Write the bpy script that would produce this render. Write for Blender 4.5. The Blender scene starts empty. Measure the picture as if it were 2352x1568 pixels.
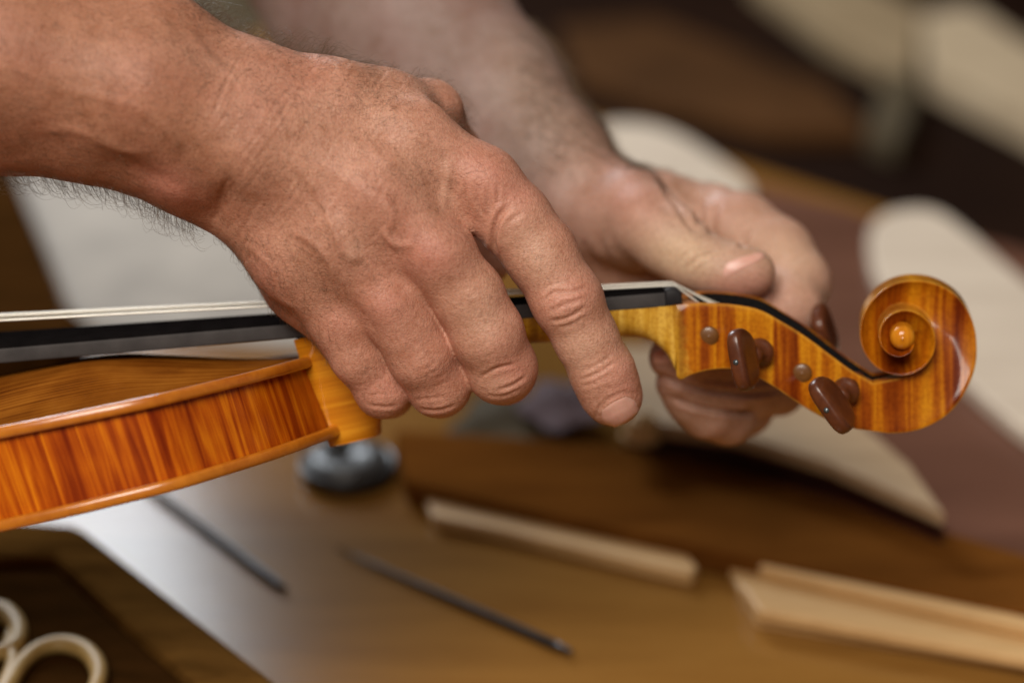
import bpy, math, random
import numpy as np
from mathutils import Vector, Matrix
random.seed(7); rng = np.random.default_rng(7)
sc = bpy.context.scene
COL = sc.collection

# ------------------------------------------------------------------ camera frame
# Local frame, millimetres: X right, Y up, Z towards the lens, origin at the violin neck in the middle of the picture.
PITCH = math.radians(24.0); H = 165.0; DIST = 800.0; S = 370.0 / 2352.0
F0 = np.array([0, 0, H * 1e-3])
XC = np.array([1.0, 0, 0]); YC = np.array([0, math.sin(PITCH), math.cos(PITCH)]); ZC = np.array([0, -math.cos(PITCH), math.sin(PITCH)])
R3 = np.stack([XC, YC, ZC])
def L(dx, dy, z):            # a point seen at (dx,dy) of the 2352x1568 photograph and standing z mm in front of the neck
    k = S * (DIST - z) / DIST
    return np.array([(dx - 1176) * k, (784 - dy) * k, z])
def W(p):                    # local mm -> world metres
    return F0 + (np.asarray(p, float) * 1e-3) @ R3
def onb(dx, dy, zb=0.0):     # world point at height zb (mm) above the bench, along the sight line
    y = (784 - dy) * S; c, s = math.cos(PITCH), math.sin(PITCH)
    z = (-(H - zb) - y * c) / (s - y * c / DIST)
    return W(L(dx, dy, z))

cam_d = bpy.data.cameras.new("camera"); cam = bpy.data.objects.new("camera", cam_d); COL.objects.link(cam)
sc.camera = cam
cam_d.sensor_width = 36; cam_d.lens = 36 * DIST / 370.0
cam_d.clip_start = 0.01; cam_d.clip_end = 100
m = Matrix(((XC[0], YC[0], ZC[0], 0), (XC[1], YC[1], ZC[1], 0), (XC[2], YC[2], ZC[2], 0), (0, 0, 0, 1)))
m.translation = Vector(W([0, 0, DIST])); cam.matrix_world = m
cam_d.dof.use_dof = True; cam_d.dof.focus_distance = (DIST - 46) * 1e-3; cam_d.dof.aperture_fstop = 3.4
cam_d.dof.aperture_blades = 0

# ------------------------------------------------------------------ light
wd = bpy.data.worlds.new("World"); sc.world = wd; wd.use_nodes = True
bg = wd.node_tree.nodes["Background"]; bg.inputs[0].default_value = (1.0, 0.86, 0.72, 1); bg.inputs[1].default_value = 0.09
def area(name, loc, target, sx, sy, power, col):
    d = bpy.data.lights.new(name, 'AREA'); d.shape = 'RECTANGLE'; d.size = sx; d.size_y = sy; d.energy = power; d.color = col
    o = bpy.data.objects.new(name, d); COL.objects.link(o); o.location = loc
    o.rotation_euler = (Vector(target) - Vector(loc)).to_track_quat('-Z', 'Y').to_euler()
    return o
area("window_light", (-0.84, 1.85, 1.22), (-0.1, 0, 0.10), 0.85, 0.75, 34, (0.86, 0.93, 1.0))
area("room_light", (-0.75, -2.35, 3.0), (0, 0, 0.15), 1.9, 1.9, 165, (1.0, 0.92, 0.82))
sc.view_settings.view_transform = 'Standard'; sc.view_settings.look = 'None'
sc.view_settings.exposure = 0.0; sc.view_settings.gamma = 1.0
sc.cycles.max_bounces = 8; sc.cycles.caustics_reflective = False; sc.cycles.caustics_refractive = False

# ------------------------------------------------------------------ helpers
def link(name, verts, faces, mat=None, parent=None, smooth=True, world=False, uv=None, attrs=None, origin=None):
    """verts in local mm (or world metres with world=True); the object's origin is its parent's, or ORIGIN, or the mean."""
    V = np.asarray(verts, float).reshape(-1, 3)
    Wv = V if world else W(V)
    if parent is not None: o0 = np.array(parent['_o'])
    else: o0 = np.array([Wv[:, 0].mean(), Wv[:, 1].mean(), Wv[:, 2].min()]) if origin is None else np.array(origin)
    me = bpy.data.meshes.new(name)
    if isinstance(faces, np.ndarray):
        me.vertices.add(len(Wv)); me.vertices.foreach_set('co', (Wv - o0).astype(np.float32).ravel())
        me.loops.add(faces.size); me.loops.foreach_set('vertex_index', faces.astype(np.int32).ravel())
        me.polygons.add(len(faces)); me.polygons.foreach_set('loop_start', (np.arange(len(faces)) * faces.shape[1]).astype(np.int32)); me.update(calc_edges=True)
    else:
        me.from_pydata((Wv - o0).tolist(), [], [list(map(int, f)) for f in faces]); me.update()
    if smooth: me.polygons.foreach_set('use_smooth', np.ones(len(me.polygons), bool))
    if uv is not None:
        uvl = me.uv_layers.new(name='UVMap'); vi = np.zeros(len(me.loops), np.int32); me.loops.foreach_get('vertex_index', vi)
        uvl.data.foreach_set('uv', np.asarray(uv, np.float32)[vi].ravel())
    for k, a in (attrs or {}).items():
        at = me.attributes.new(k, 'FLOAT', 'POINT'); at.data.foreach_set('value', np.asarray(a, np.float32))
    o = bpy.data.objects.new(name, me); COL.objects.link(o)
    if mat: me.materials.append(mat)
    if parent is not None: o.parent = parent
    else: o.location = o0
    o['_o'] = [float(q) for q in o0]
    return o
def empty(name, label, cat, origin, group=None):
    o = bpy.data.objects.new(name, None); COL.objects.link(o); o.location = origin; o['_o'] = [float(q) for q in origin]
    o.empty_display_size = 0.02
    return tag(o, label, cat, group)
def tag(o, label, cat, group=None):
    o['label'] = label; o['category'] = cat
    if group: o['group'] = group
    return o
def bevel(o, w, seg=3, ang=35):
    b = o.modifiers.new('bevel', 'BEVEL'); b.width = w; b.segments = seg; b.limit_method = 'ANGLE'; b.angle_limit = math.radians(ang)
    b.harden_normals = False
    return o
def spl(pts, n, closed=False):           # Catmull-Rom through pts, n samples per whole curve, even in arc length
    P = np.asarray(pts, float); N = len(P)
    out = []
    idx = range(N if closed else N - 1)
    for i in idx:
        p0 = P[(i - 1) % N] if (closed or i > 0) else 2 * P[0] - P[1]
        p1 = P[i % N]; p2 = P[(i + 1) % N]
        p3 = P[(i + 2) % N] if (closed or i + 2 < N) else 2 * P[-1] - P[-2]
        t = np.linspace(0, 1, 24, endpoint=False)[:, None]
        out.append(0.5 * (2 * p1 + (p2 - p0) * t + (2 * p0 - 5 * p1 + 4 * p2 - p3) * t**2 + (3 * p1 - p0 - 3 * p2 + p3) * t**3))
    C = np.concatenate(out + ([] if closed else [P[-1:]]))
    if closed: C = np.concatenate([C, C[:1]])
    s = np.concatenate([[0], np.cumsum(np.linalg.norm(np.diff(C, axis=0), axis=1))])
    q = np.linspace(0, s[-1], n, endpoint=not closed)
    return np.stack([np.interp(q, s, C[:, k]) for k in range(C.shape[1])], 1)
def grid_faces(nu, nv, cu=False, cv=False, flip=False):
    f = []
    for i in range(nu if cu else nu - 1):
        for j in range(nv if cv else nv - 1):
            a, b = i * nv + j, ((i + 1) % nu) * nv + j
            c, d = ((i + 1) % nu) * nv + (j + 1) % nv, i * nv + (j + 1) % nv
            f.append((a, d, c, b) if flip else (a, b, c, d))
    return f
def tube(pts, r, n=8, cap=True):
    P = np.asarray(pts, float); m_ = len(P); r = np.broadcast_to(np.asarray(r, float), (m_,))
    T = np.gradient(P, axis=0); T /= np.linalg.norm(T, axis=1)[:, None]
    up = np.array([0.3, 0.2, 1.0]); V = []
    for i in range(m_):
        a = np.cross(T[i], up); a /= np.linalg.norm(a); b = np.cross(T[i], a)
        th = np.linspace(0, 2 * np.pi, n, endpoint=False)
        V.append(P[i] + r[i] * (np.cos(th)[:, None] * a + np.sin(th)[:, None] * b))
    F = grid_faces(m_, n, cv=True)
    if cap: F += [tuple(range(n))[::-1], tuple((m_ - 1) * n + k for k in range(n))]
    return np.concatenate(V), F
class MB:
    def __init__(s): s.v = []; s.f = []; s.n = 0
    def add(s, V, F):
        V = np.asarray(V); s.v.append(V); s.f += [tuple(int(i) + s.n for i in q) for q in F]; s.n += len(V)
    def get(s): return np.concatenate(s.v), s.f
def smoothstep(a, b, x):
    t = np.clip((x - a) / (b - a), 0, 1); return t * t * (3 - 2 * t)

# ------------------------------------------------------------------ materials
def newmat(name):
    mt = bpy.data.materials.new(name); mt.use_nodes = True; nt = mt.node_tree
    return mt, nt, nt.nodes["Principled BSDF"]
def N(nt, t, **kw):
    n = nt.nodes.new(t)
    for k, v in kw.items():
        if k in n.inputs.keys() if hasattr(n.inputs, 'keys') else False: n.inputs[k].default_value = v
        else: setattr(n, k, v)
    return n
def ramp(nt, fac, stops):
    r = nt.nodes.new('ShaderNodeValToRGB'); el = r.color_ramp.elements
    while len(el) < len(stops): el.new(0.5)
    for e, (p, c) in zip(el, stops): e.position = p; e.color = (*c, 1)
    nt.links.new(fac, r.inputs[0]); return r.outputs[0]
def coords(nt, kind, scale, rot=(0, 0, 0)):
    tc = nt.nodes.new('ShaderNodeTexCoord'); mp = nt.nodes.new('ShaderNodeMapping')
    mp.inputs['Scale'].default_value = scale; mp.inputs['Rotation'].default_value = rot
    nt.links.new(tc.outputs[kind], mp.inputs[0]); return mp.outputs[0]
def noise(nt, vec, scale, detail=4, rough=.55, dist=0.0):
    n = nt.nodes.new('ShaderNodeTexNoise'); n.inputs['Scale'].default_value = scale; n.inputs['Detail'].default_value = detail
    n.inputs['Roughness'].default_value = rough; n.inputs['Distortion'].default_value = dist
    nt.links.new(vec, n.inputs['Vector']); return n.outputs[0]
def mixc(nt, fac, a, b, mode='MIX'):
    x = nt.nodes.new('ShaderNodeMix'); x.data_type = 'RGBA'; x.blend_type = mode
    for inp, v in ((x.inputs[0], fac), (x.inputs[6], a), (x.inputs[7], b)):
        if isinstance(v, (int, float)): inp.default_value = v
        elif isinstance(v, tuple): inp.default_value = (*v, 1)
        else: nt.links.new(v, inp)
    return x.outputs[2]
def math_(nt, op, a, b=0.0, clamp=False):
    x = nt.nodes.new('ShaderNodeMath'); x.operation = op; x.use_clamp = clamp
    for inp, v in zip(x.inputs, (a, b)):
        if isinstance(v, (int, float)): inp.default_value = v
        else: nt.links.new(v, inp)
    return x.outputs[0]
def bump(nt, bs, h, strength, dist):
    b = nt.nodes.new('ShaderNodeBump'); b.inputs['Strength'].default_value = strength; b.inputs['Distance'].default_value = dist
    nt.links.new(h, b.inputs['Height']); nt.links.new(b.outputs[0], bs.inputs['Normal']); return b
def wood(name, c1, c2, scale=(1, 1, 1), rot=(0, 0, 0), rough=.5, coat=0.0, kind='Object', freq=12, bumpd=0.0004, c3=None, spec=.5):
    mt, nt, bs = newmat(name)
    v = coords(nt, kind, scale, rot)
    a = noise(nt, v, freq, 6, .6, .4); b = noise(nt, v, freq * 5, 3, .6)
    f = math_(nt, 'ADD', math_(nt, 'MULTIPLY', a, .7), math_(nt, 'MULTIPLY', b, .3))
    col = ramp(nt, f, [(.32, c1), (.66, c2)] if c3 is None else [(.3, c1), (.5, c2), (.68, c3)])
    nt.links.new(col, bs.inputs['Base Color']); bs.inputs['Roughness'].default_value = rough
    bs.inputs['Coat Weight'].default_value = coat; bs.inputs['Coat Roughness'].default_value = .12
    bs.inputs['Specular IOR Level'].default_value = spec
    bump(nt, bs, f, .5, bumpd); return mt
def plain(name, c, rough=.5, metal=0.0, coat=0.0, var=.15, scale=60, spec=.5, bumpd=0.0002):
    mt, nt, bs = newmat(name); v = coords(nt, 'Object', (1, 1, 1)); n = noise(nt, v, scale, 5, .6)
    nt.links.new(ramp(nt, n, [(.3, tuple(q * (1 - var) for q in c)), (.7, tuple(min(1, q * (1 + var)) for q in c))]), bs.inputs['Base Color'])
    bs.inputs['Roughness'].default_value = rough; bs.inputs['Metallic'].default_value = metal; bs.inputs['Coat Weight'].default_value = coat
    bs.inputs['Specular IOR Level'].default_value = spec
    bump(nt, bs, n, .4, bumpd); return mt

def maple(name, stops, fu, fine=1.0, coat=.9, rough=.35, skew=0.0):
    """flamed maple under varnish; UV in centimetres: u along the wood, v across"""
    mt, nt, bs = newmat(name)
    tc = nt.nodes.new('ShaderNodeTexCoord')
    mp = nt.nodes.new('ShaderNodeMapping'); mp.inputs['Scale'].default_value = (fu, fu * .05, 1); mp.inputs['Rotation'].default_value = (0, 0, skew)
    nt.links.new(tc.outputs['UV'], mp.inputs[0])
    a = noise(nt, mp.outputs[0], 1.0, 3, .55, 1.1)
    mp2 = nt.nodes.new('ShaderNodeMapping'); mp2.inputs['Scale'].default_value = (fu * 2.9, fu * .12, 1); mp2.inputs['Rotation'].default_value = (0, 0, skew * 1.2)
    nt.links.new(tc.outputs['UV'], mp2.inputs[0]); a2 = noise(nt, mp2.outputs[0], 1.0, 3, .6, .6)
    mp3 = nt.nodes.new('ShaderNodeMapping'); mp3.inputs['Scale'].default_value = (7 * fine, 28 * fine, 1)
    nt.links.new(tc.outputs['UV'], mp3.inputs[0]); g = noise(nt, mp3.outputs[0], 1.0, 4, .7)
    mp4 = nt.nodes.new('ShaderNodeMapping'); mp4.inputs['Scale'].default_value = (.35, .5, 1)
    nt.links.new(tc.outputs['UV'], mp4.inputs[0]); big = noise(nt, mp4.outputs[0], 1.0, 2, .5)
    f = math_(nt, 'ADD', math_(nt, 'MULTIPLY', a, .58), math_(nt, 'MULTIPLY', a2, .20))
    f = math_(nt, 'ADD', f, math_(nt, 'MULTIPLY', g, .07)); f = math_(nt, 'ADD', f, math_(nt, 'MULTIPLY', big, .15))
    nt.links.new(ramp(nt, f, stops), bs.inputs['Base Color'])
    bs.inputs['Roughness'].default_value = rough; bs.inputs['Coat Weight'].default_value = coat; bs.inputs['Coat Roughness'].default_value = .09
    bs.inputs['Specular IOR Level'].default_value = .05; bs.inputs['Coat IOR'].default_value = 1.5
    bump(nt, bs, g, .35, .0001); return mt

M = {}
M['rib'] = maple('flamed_maple_varnish', [(.36, (.15, .013, .001)), (.46, (.29, .042, .002)), (.53, (.45, .088, .003)), (.62, (.66, .185, .005))], 1.9, skew=.12, coat=.6)
M['head'] = maple('golden_maple_varnish', [(.38, (.12, .016, .001)), (.46, (.25, .050, .002)), (.53, (.40, .115, .003)), (.62, (.56, .22, .007))], .66, skew=.1, coat=.5)
M['neck'] = maple('bare_neck_maple', [(.36, (.34, .16, .018)), (.50, (.56, .30, .03)), (.64, (.76, .47, .09))], 2.6, coat=.3, rough=.42)
M['heel'] = maple('heel_maple', [(.36, (.44, .13, .006)), (.50, (.62, .22, .010)), (.64, (.78, .34, .02))], 3.0, coat=.8)
def maple2(name, st_head, st_neck, fu):
    mt = maple(name, st_head, fu, skew=.1, coat=.45); nt = mt.node_tree; bs = nt.nodes["Principled BSDF"]
    l = bs.inputs['Base Color'].links[0]; c_head = l.from_socket; f = l.from_node.inputs[0].links[0].from_socket
    c_neck = ramp(nt, f, st_neck); at = nt.nodes.new('ShaderNodeAttribute'); at.attribute_name = 'varnish'
    nz = noise(nt, coords(nt, 'Object', (1, 1, 1)), 300, 3, .6)
    k = math_(nt, 'ADD', at.outputs['Fac'], math_(nt, 'MULTIPLY', math_(nt, 'SUBTRACT', nz, .5), .5)); k = ramp(nt, k, [(.3, (0, 0, 0)), (.7, (1, 1, 1))])
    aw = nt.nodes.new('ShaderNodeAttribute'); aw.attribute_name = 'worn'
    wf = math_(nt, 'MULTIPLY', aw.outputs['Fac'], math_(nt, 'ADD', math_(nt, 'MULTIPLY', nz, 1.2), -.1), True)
    mot = noise(nt, coords(nt, 'Object', (1, 1, 1)), 700, 4, .7); mot = ramp(nt, mot, [(.36, (.70, .60, .5)), (.52, (1, 1, 1)), (.66, (1.12, 1.16, 1.2))])
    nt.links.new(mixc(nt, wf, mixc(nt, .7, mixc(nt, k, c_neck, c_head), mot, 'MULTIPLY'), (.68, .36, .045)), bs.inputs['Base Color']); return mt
M['headneck'] = maple2('golden_maple_fading_to_bare_neck', [(.38, (.12, .016, .001)), (.46, (.25, .050, .002)), (.53, (.40, .115, .003)), (.62, (.56, .22, .007))], [(.40, (.26, .105, .008)), (.50, (.47, .23, .018)), (.60, (.70, .42, .07))], 1.15)
M['edge'] = wood('edge_varnish', (.38, .095, .006), (.60, .20, .014), (1, 1, 1), rough=.3, coat=.9, freq=60)
M['top'] = None
M['ebony'] = plain('ebony', (.022, .020, .021), .5, 0, 0, .25, 120, .12)
M['ebony_top'] = plain('ebony_shaded', (.006, .005, .005), .3, 0, 0, .25, 120, 0, .00005)  # same ebony as the sides, its unlit look put into a blacker colour
M['ebony_side'] = plain('ebony_lit', (.050, .045, .044), .55, 0, 0, .2, 120, .1)  # grey of the room's reflection painted into the side colour
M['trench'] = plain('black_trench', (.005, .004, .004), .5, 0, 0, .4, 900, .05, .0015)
M['peg'] = wood('rosewood_peg', (.055, .012, .004), (.125, .034, .010), (1, 1, 1), rough=.36, coat=.22, freq=120)
M['pegend'] = wood('peg_end_wood', (.10, .036, .008), (.17, .066, .013), (1, 1, 1), rough=.4, coat=.3, freq=160)
M['pin'] = plain('pin_metal', (.10, .12, .13), .3, .6, 0)
M['string'] = plain('string_metal', (.72, .68, .60), .3, .35, 0, .05)
M['gut'] = plain('string_pale', (.78, .70, .55), .3, .5, 0, .05)

def spruce():
    mt, nt, bs = newmat('spruce_top_varnish')
    tc = nt.nodes.new('ShaderNodeTexCoord'); mp = nt.nodes.new('ShaderNodeMapping'); mp.inputs['Scale'].default_value = (.12, 9.0, 1)
    nt.links.new(tc.outputs['UV'], mp.inputs[0]); a = noise(nt, mp.outputs[0], 1.2, 3, .5)
    mp2 = nt.nodes.new('ShaderNodeMapping'); mp2.inputs['Scale'].default_value = (.5, .35, 1); nt.links.new(tc.outputs['UV'], mp2.inputs[0]); b = noise(nt, mp2.outputs[0], 1, 3, .5)
    f = math_(nt, 'ADD', math_(nt, 'MULTIPLY', a, .6), math_(nt, 'MULTIPLY', b, .4))
    nt.links.new(ramp(nt, f, [(.36, (.085, .021, .003)), (.5, (.195, .057, .006)), (.62, (.28, .095, .011))]), bs.inputs['Base Color'])
    bs.inputs['Roughness'].default_value = .5; bs.inputs['Specular IOR Level'].default_value = 0; bs.inputs['Coat Weight'].default_value = .018; bs.inputs['Coat Roughness'].default_value = .08
    bump(nt, bs, a, .5, .00015); return mt
M['top'] = spruce()

def skin(name, c, red, pale, tan=(.80, .72, .64), bscale=1.0):
    mt, nt, bs = newmat(name); v = coords(nt, 'Object', (1, 1, 1))
    n1 = noise(nt, v, 85, 5, .6); n2 = noise(nt, v, 900, 4, .65); n3 = noise(nt, v, 28, 3, .5)
    ar = nt.nodes.new('ShaderNodeAttribute'); ar.attribute_name = 'red'; ap = nt.nodes.new('ShaderNodeAttribute'); ap.attribute_name = 'pale'
    dark = tuple(q * k for q, k in zip(c, (.84, .77, .70)))
    lite = tuple(min(1, q * k) for q, k in zip(c, (1.13, 1.16, 1.18)))
    base = ramp(nt, math_(nt, 'ADD', math_(nt, 'MULTIPLY', n1, .6), math_(nt, 'MULTIPLY', noise(nt, v, 260, 4, .6), .4)), [(.36, dark), (.5, c), (.62, lite)])
    f3 = ramp(nt, n3, [(.42, (0, 0, 0)), (.66, (1, 1, 1))])
    base = mixc(nt, math_(nt, 'MULTIPLY', f3, .22), base, red)
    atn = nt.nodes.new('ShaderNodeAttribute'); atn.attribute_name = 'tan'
    base = mixc(nt, atn.outputs['Fac'], base, tan, 'MULTIPLY')  # real tan on the near arm, cool dim light painted on the far one
    rf = math_(nt, 'MULTIPLY', ar.outputs['Fac'], math_(nt, 'ADD', math_(nt, 'MULTIPLY', n1, .7), .45), True)
    base = mixc(nt, rf, base, red); base = mixc(nt, ap.outputs['Fac'], base, pale)
    f2 = ramp(nt, n2, [(.34, (.62, .52, .48)), (.50, (1, 1, 1)), (.64, (1.16, 1.18, 1.2))])
    base = mixc(nt, .48, base, f2, 'MULTIPLY')
    nt.links.new(base, bs.inputs['Base Color'])
    bs.inputs['Subsurface Weight'].default_value = .22; bs.inputs['Subsurface Radius'].default_value = (1.0, .32, .16); bs.inputs['Subsurface Scale'].default_value = .0035
    bs.inputs['Roughness'].default_value = .50; bs.inputs['Specular IOR Level'].default_value = .42
    # fine relief: small furrows, stretched along two slanted directions, and pores
    va = coords(nt, 'Object', (1, .28, .28), (0, .5, .9)); vb = coords(nt, 'Object', (.3, 1, 1), (.2, .4, .5))
    w1 = noise(nt, va, 1500 * bscale, 3, .6); w2 = noise(nt, vb, 1100 * bscale, 3, .6)
    vo = nt.nodes.new('ShaderNodeTexVoronoi'); vo.feature = 'DISTANCE_TO_EDGE'; vo.inputs['Scale'].default_value = 900 * bscale; nt.links.new(v, vo.inputs['Vector'])
    cells = math_(nt, 'MINIMUM', vo.outputs[0], .25)
    hgt = math_(nt, 'ADD', math_(nt, 'ADD', math_(nt, 'MULTIPLY', w1, .8), math_(nt, 'MULTIPLY', w2, .6)), math_(nt, 'MULTIPLY', cells, 1.2))
    hgt = math_(nt, 'ADD', hgt, math_(nt, 'MULTIPLY', noise(nt, v, 260, 4, .6), 1.6))
    bump(nt, bs, hgt, .5, .00040); return mt
M['skin'] = skin('skin_tanned', (.515, .258, .172), (.54, .20, .15), (.66, .40, .29))
M['skin_cool'] = skin('skin_cool_shaded', (.44, .255, .185), (.48, .20, .155), (.60, .40, .265), (.58, .68, .80))  # far arm: cooler, weaker light put into the skin colour
def nailmat():
    mt, nt, bs = newmat('fingernail'); v = coords(nt, 'Object', (1, 1, 1)); n = noise(nt, v, 160, 4, .6)
    nt.links.new(ramp(nt, n, [(.3, (.62, .31, .24)), (.7, (.74, .43, .35))]), bs.inputs['Base Color'])
    bs.inputs['Roughness'].default_value = .32; bs.inputs['Subsurface Weight'].default_value = .2; bs.inputs['Subsurface Scale'].default_value = .002
    bump(nt, bs, n, .3, .0002); return mt
M['nail'] = nailmat()
M['hair'] = plain('body_hair', (.115, .070, .038), .4, 0, 0, .3)

# ------------------------------------------------------------------ bench and background
def prism(name, pts, z0, z1, mat, bev=.001, label=None, cat=None, group=None, parent=None, taper=None):
    """a slab: outline given as seen at its top face (height z1 mm above the bench), sides down to z0"""
    P = np.array([onb(x, y, z1) for x, y in pts]); n = len(P)
    A = sum(P[i][0] * P[(i + 1) % n][1] - P[(i + 1) % n][0] * P[i][1] for i in range(n))
    if A < 0: P = P[::-1]
    T = P.copy(); B = P.copy(); B[:, 2] = z0 * 1e-3
    if taper: T[:, 2] = [t * 1e-3 for t in (taper if A >= 0 else taper[::-1])]
    V = np.concatenate([B, T]); F = [tuple(range(n))[::-1], tuple(range(n, 2 * n))] + [(i, (i + 1) % n, n + (i + 1) % n, n + i) for i in range(n)]
    o = link(name, V, F, mat, parent, smooth=False, world=True)
    if bev: bevel(o, bev, 2)
    if label: tag(o, label, cat, group)
    return o
def box_w(name, lo, hi, mat, bev=.002, kind=None, parent=None):
    x0, y0, z0 = lo; x1, y1, z1 = hi
    V = [(x0, y0, z0), (x1, y0, z0), (x1, y1, z0), (x0, y1, z0), (x0, y0, z1), (x1, y0, z1), (x1, y1, z1), (x0, y1, z1)]
    F = [(3, 2, 1, 0), (4, 5, 6, 7), (0, 1, 5, 4), (1, 2, 6, 5), (2, 3, 7, 6), (3, 0, 4, 7)]
    o = link(name, V, F, mat, parent, smooth=False, world=True)
    if bev: bevel(o, bev, 2)
    if kind: o['kind'] = kind
    return o
M['bench'] = wood('bench_wood', (.145, .060, .011), (.235, .110, .024), (.35, 2.4, 1), (0, 0, -.55), .2, .0, freq=5, c3=(.19, .080, .015), spec=.22)
M['pale'] = wood('pale_spruce', (.50, .41, .32), (.64, .54, .43), (.5, 3, 1), (0, 0, -.5), .55, freq=14)
M['plank2'] = wood('tan_plank', (.22, .155, .085), (.32, .235, .14), (.5, 3, 1), (0, 0, -.5), .6, freq=6, spec=.1)
M['plank'] = wood('muted_plank', (.36, .27, .17), (.50, .39, .26), (.5, 3, 1), (0, 0, -.5), .6, freq=6, spec=.1)
M['redpanel'] = wood('reddish_panel_wood', (.085, .036, .022), (.16, .072, .046), (.35, 2.4, 1), (0, 0, -.55), .4, 0, freq=5, spec=.1)
M['strip'] = wood('bare_strip_wood', (.46, .27, .105), (.60, .375, .165), (.4, 3, 1), (0, 0, -.3), .55, freq=14)
M['brownboard'] = wood('brown_board', (.080, .026, .005), (.165, .060, .011), (.5, 3, 1), (0, 0, -.25), .55, 0, freq=10, spec=.0)
M['billet'] = wood('billet_wood', (.36, .24, .13), (.50, .35, .21), (.4, 3, 1), (0, 0, -.45), .6, freq=10)
M['billet_shade'] = wood('billet_shaded_side', (.022, .004, .002), (.06, .012, .005), (.5, 3, 1), (0, 0, -.45), .6, freq=12)  # wood in shadow, the shade painted as dark red
M['walnut'] = wood('dark_walnut', (.050, .022, .005), (.17, .080, .018), (.5, 2.6, 1), (0, 0, .95), .7, 0, freq=26, spec=.0)
M['walnut2'] = wood('dark_walnut_panel', (.018, .008, .002), (.050, .020, .005), (.6, 2, 1), (0, 0, .3), .7, 0, freq=16, spec=.0)
M['carve'] = wood('pale_carving', (.36, .22, .065), (.48, .31, .10), (1, 1, 1), rough=.5, freq=40)
M['paper'] = plain('grey_paper', (.32, .285, .245), .8, 0, 0, .22, 16)
M['steel'] = plain('dark_steel', (.035, .034, .036), .32, .7, 0)
M['black'] = plain('black_plastic', (.012, .011, .011), .35, 0, .3)
M['grey'] = plain('grey_glaze', (.045, .042, .040), .34, .1, .0, .3, 40)
M['dark'] = wood('dark_cabinet', (.007, .0025, .001), (.016, .006, .0025), (1, 1, 1), rough=.8, freq=4, spec=.05)
M['reddark'] = wood('red_dark_wood', (.035, .015, .005), (.085, .036, .012), (1, 1, 1), rough=.8, freq=5, spec=.05)
M['olive'] = plain('olive_cloth', (.060, .040, .014), .9, 0, 0, .25, 30)
M['mauve'] = plain('mauve_cloth', (.115, .070, .074), .9, 0, 0, .25, 30)

def slab_world(name, poly, z0, z1, mat, kind=None):
    P = np.array([(*onb(x, y, 0)[:2], z1) for x, y in poly]); n = len(P)
    A = sum(P[i][0] * P[(i + 1) % n][1] - P[(i + 1) % n][0] * P[i][1] for i in range(n))
    if A < 0: P = P[::-1]
    B = P.copy(); B[:, 2] = z0
    F = [tuple(range(n))[::-1], tuple(range(n, 2 * n))] + [(i, (i + 1) % n, n + (i + 1) % n, n + i) for i in range(n)]
    o = link(name, np.concatenate([B, P]), F, mat, None, smooth=False, world=True); bevel(o, .003, 2)
    if kind: o['kind'] = kind
    return o
# the bench: a thick top whose far edge runs from behind the left hand down to the right
fl = onb(1200, 215)[:2]; fr = onb(2300, 560)[:2]
d = (fr - fl) / np.linalg.norm(fr - fl)
a = fl - d * .9; b = fr + d * 1.2
bv = [(a[0], a[1]), (a[0], -.75), (b[0] + .25, -.75), (b[0], b[1])]
V = [(x, y, -.055) for x, y in bv] + [(x, y, 0) for x, y in bv]
bench = link('workbench', V, [(0, 1, 2, 3), (7, 6, 5, 4), (0, 4, 5, 1), (1, 5, 6, 2), (2, 6, 7, 3), (3, 7, 4, 0)][::1], M['bench'], None, False, True)
bench.data.flip_normals() if False else None
bevel(bench, .003, 2); tag(bench, 'glossy brown wooden workbench top under the violin and tools', 'workbench')
floor = box_w('floor', (-6, -4, -.92), (6, 8, -.90), M['dark'], 0, 'structure')
wall = box_w('wall', (-6, 4.0, -.90), (6, 4.1, 3.0), M['dark'], 0, 'structure')
prism('paper_sheet', [(22, 250), (30, 395), (165, 715), (215, 752), (420, 775), (760, 800), (980, 560), (800, 250)], 0.4, 3, M['paper'], 0, 'mottled grey paper sheet lying on bench behind the violin strings', 'paper')
prism('tool_case', [(-420, 240), (10, 330), (150, 700), (205, 742), (120, 790), (-420, 900)], 0.3, 22, M['walnut2'], .003, 'dark brown closed case beside the grey paper at bench edge', 'case')
# black-brown carved box lid in the lower left corner, with pale scroll carving
lid = empty('box_lid', 'dark walnut box lid with pale curled carving on its panel', 'box lid', onb(200, 1500, 0))
prism('panel', [(-500, 1290), (120, 1275), (250, 1395), (470, 1590), (700, 1800), (-500, 1900)], 1, 26, M['walnut2'], .002, parent=lid)
prism('border', [(-500, 1150), (170, 1200), (200, 1215), (420, 1390), (660, 1580), (830, 1720), (700, 1800), (470, 1590), (250, 1395), (120, 1275), (-500, 1290)], 0.5, 31, M['walnut'], .004, parent=lid)
def carving(pts, w, z=29):
    P = spl(pts, 40); rad = np.interp(np.linspace(0, 1, 40), np.linspace(0, 1, len(w)), w)
    C = np.array([onb(x, y, z) for x, y in P]); V, F = tube(C, rad * S * 1e-3 * .92, 10); return link('carved_scroll', V, F, M['carve'], lid, True, True)
carving([(-40, 1400), (10, 1405), (40, 1440), (35, 1480), (-10, 1500), (-60, 1490)], [30, 30, 26, 24, 24])
carving([(-30, 1640), (10, 1590), (45, 1530), (90, 1490), (150, 1478), (205, 1500), (228, 1550), (200, 1610), (140, 1640), (100, 1620)], [30, 26, 24, 24, 26, 26, 22, 20, 16])
carving([(30, 1440), (20, 1480), (30, 1520), (10, 1580), (-20, 1640)], [14, 17, 22, 26, 26])
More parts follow.
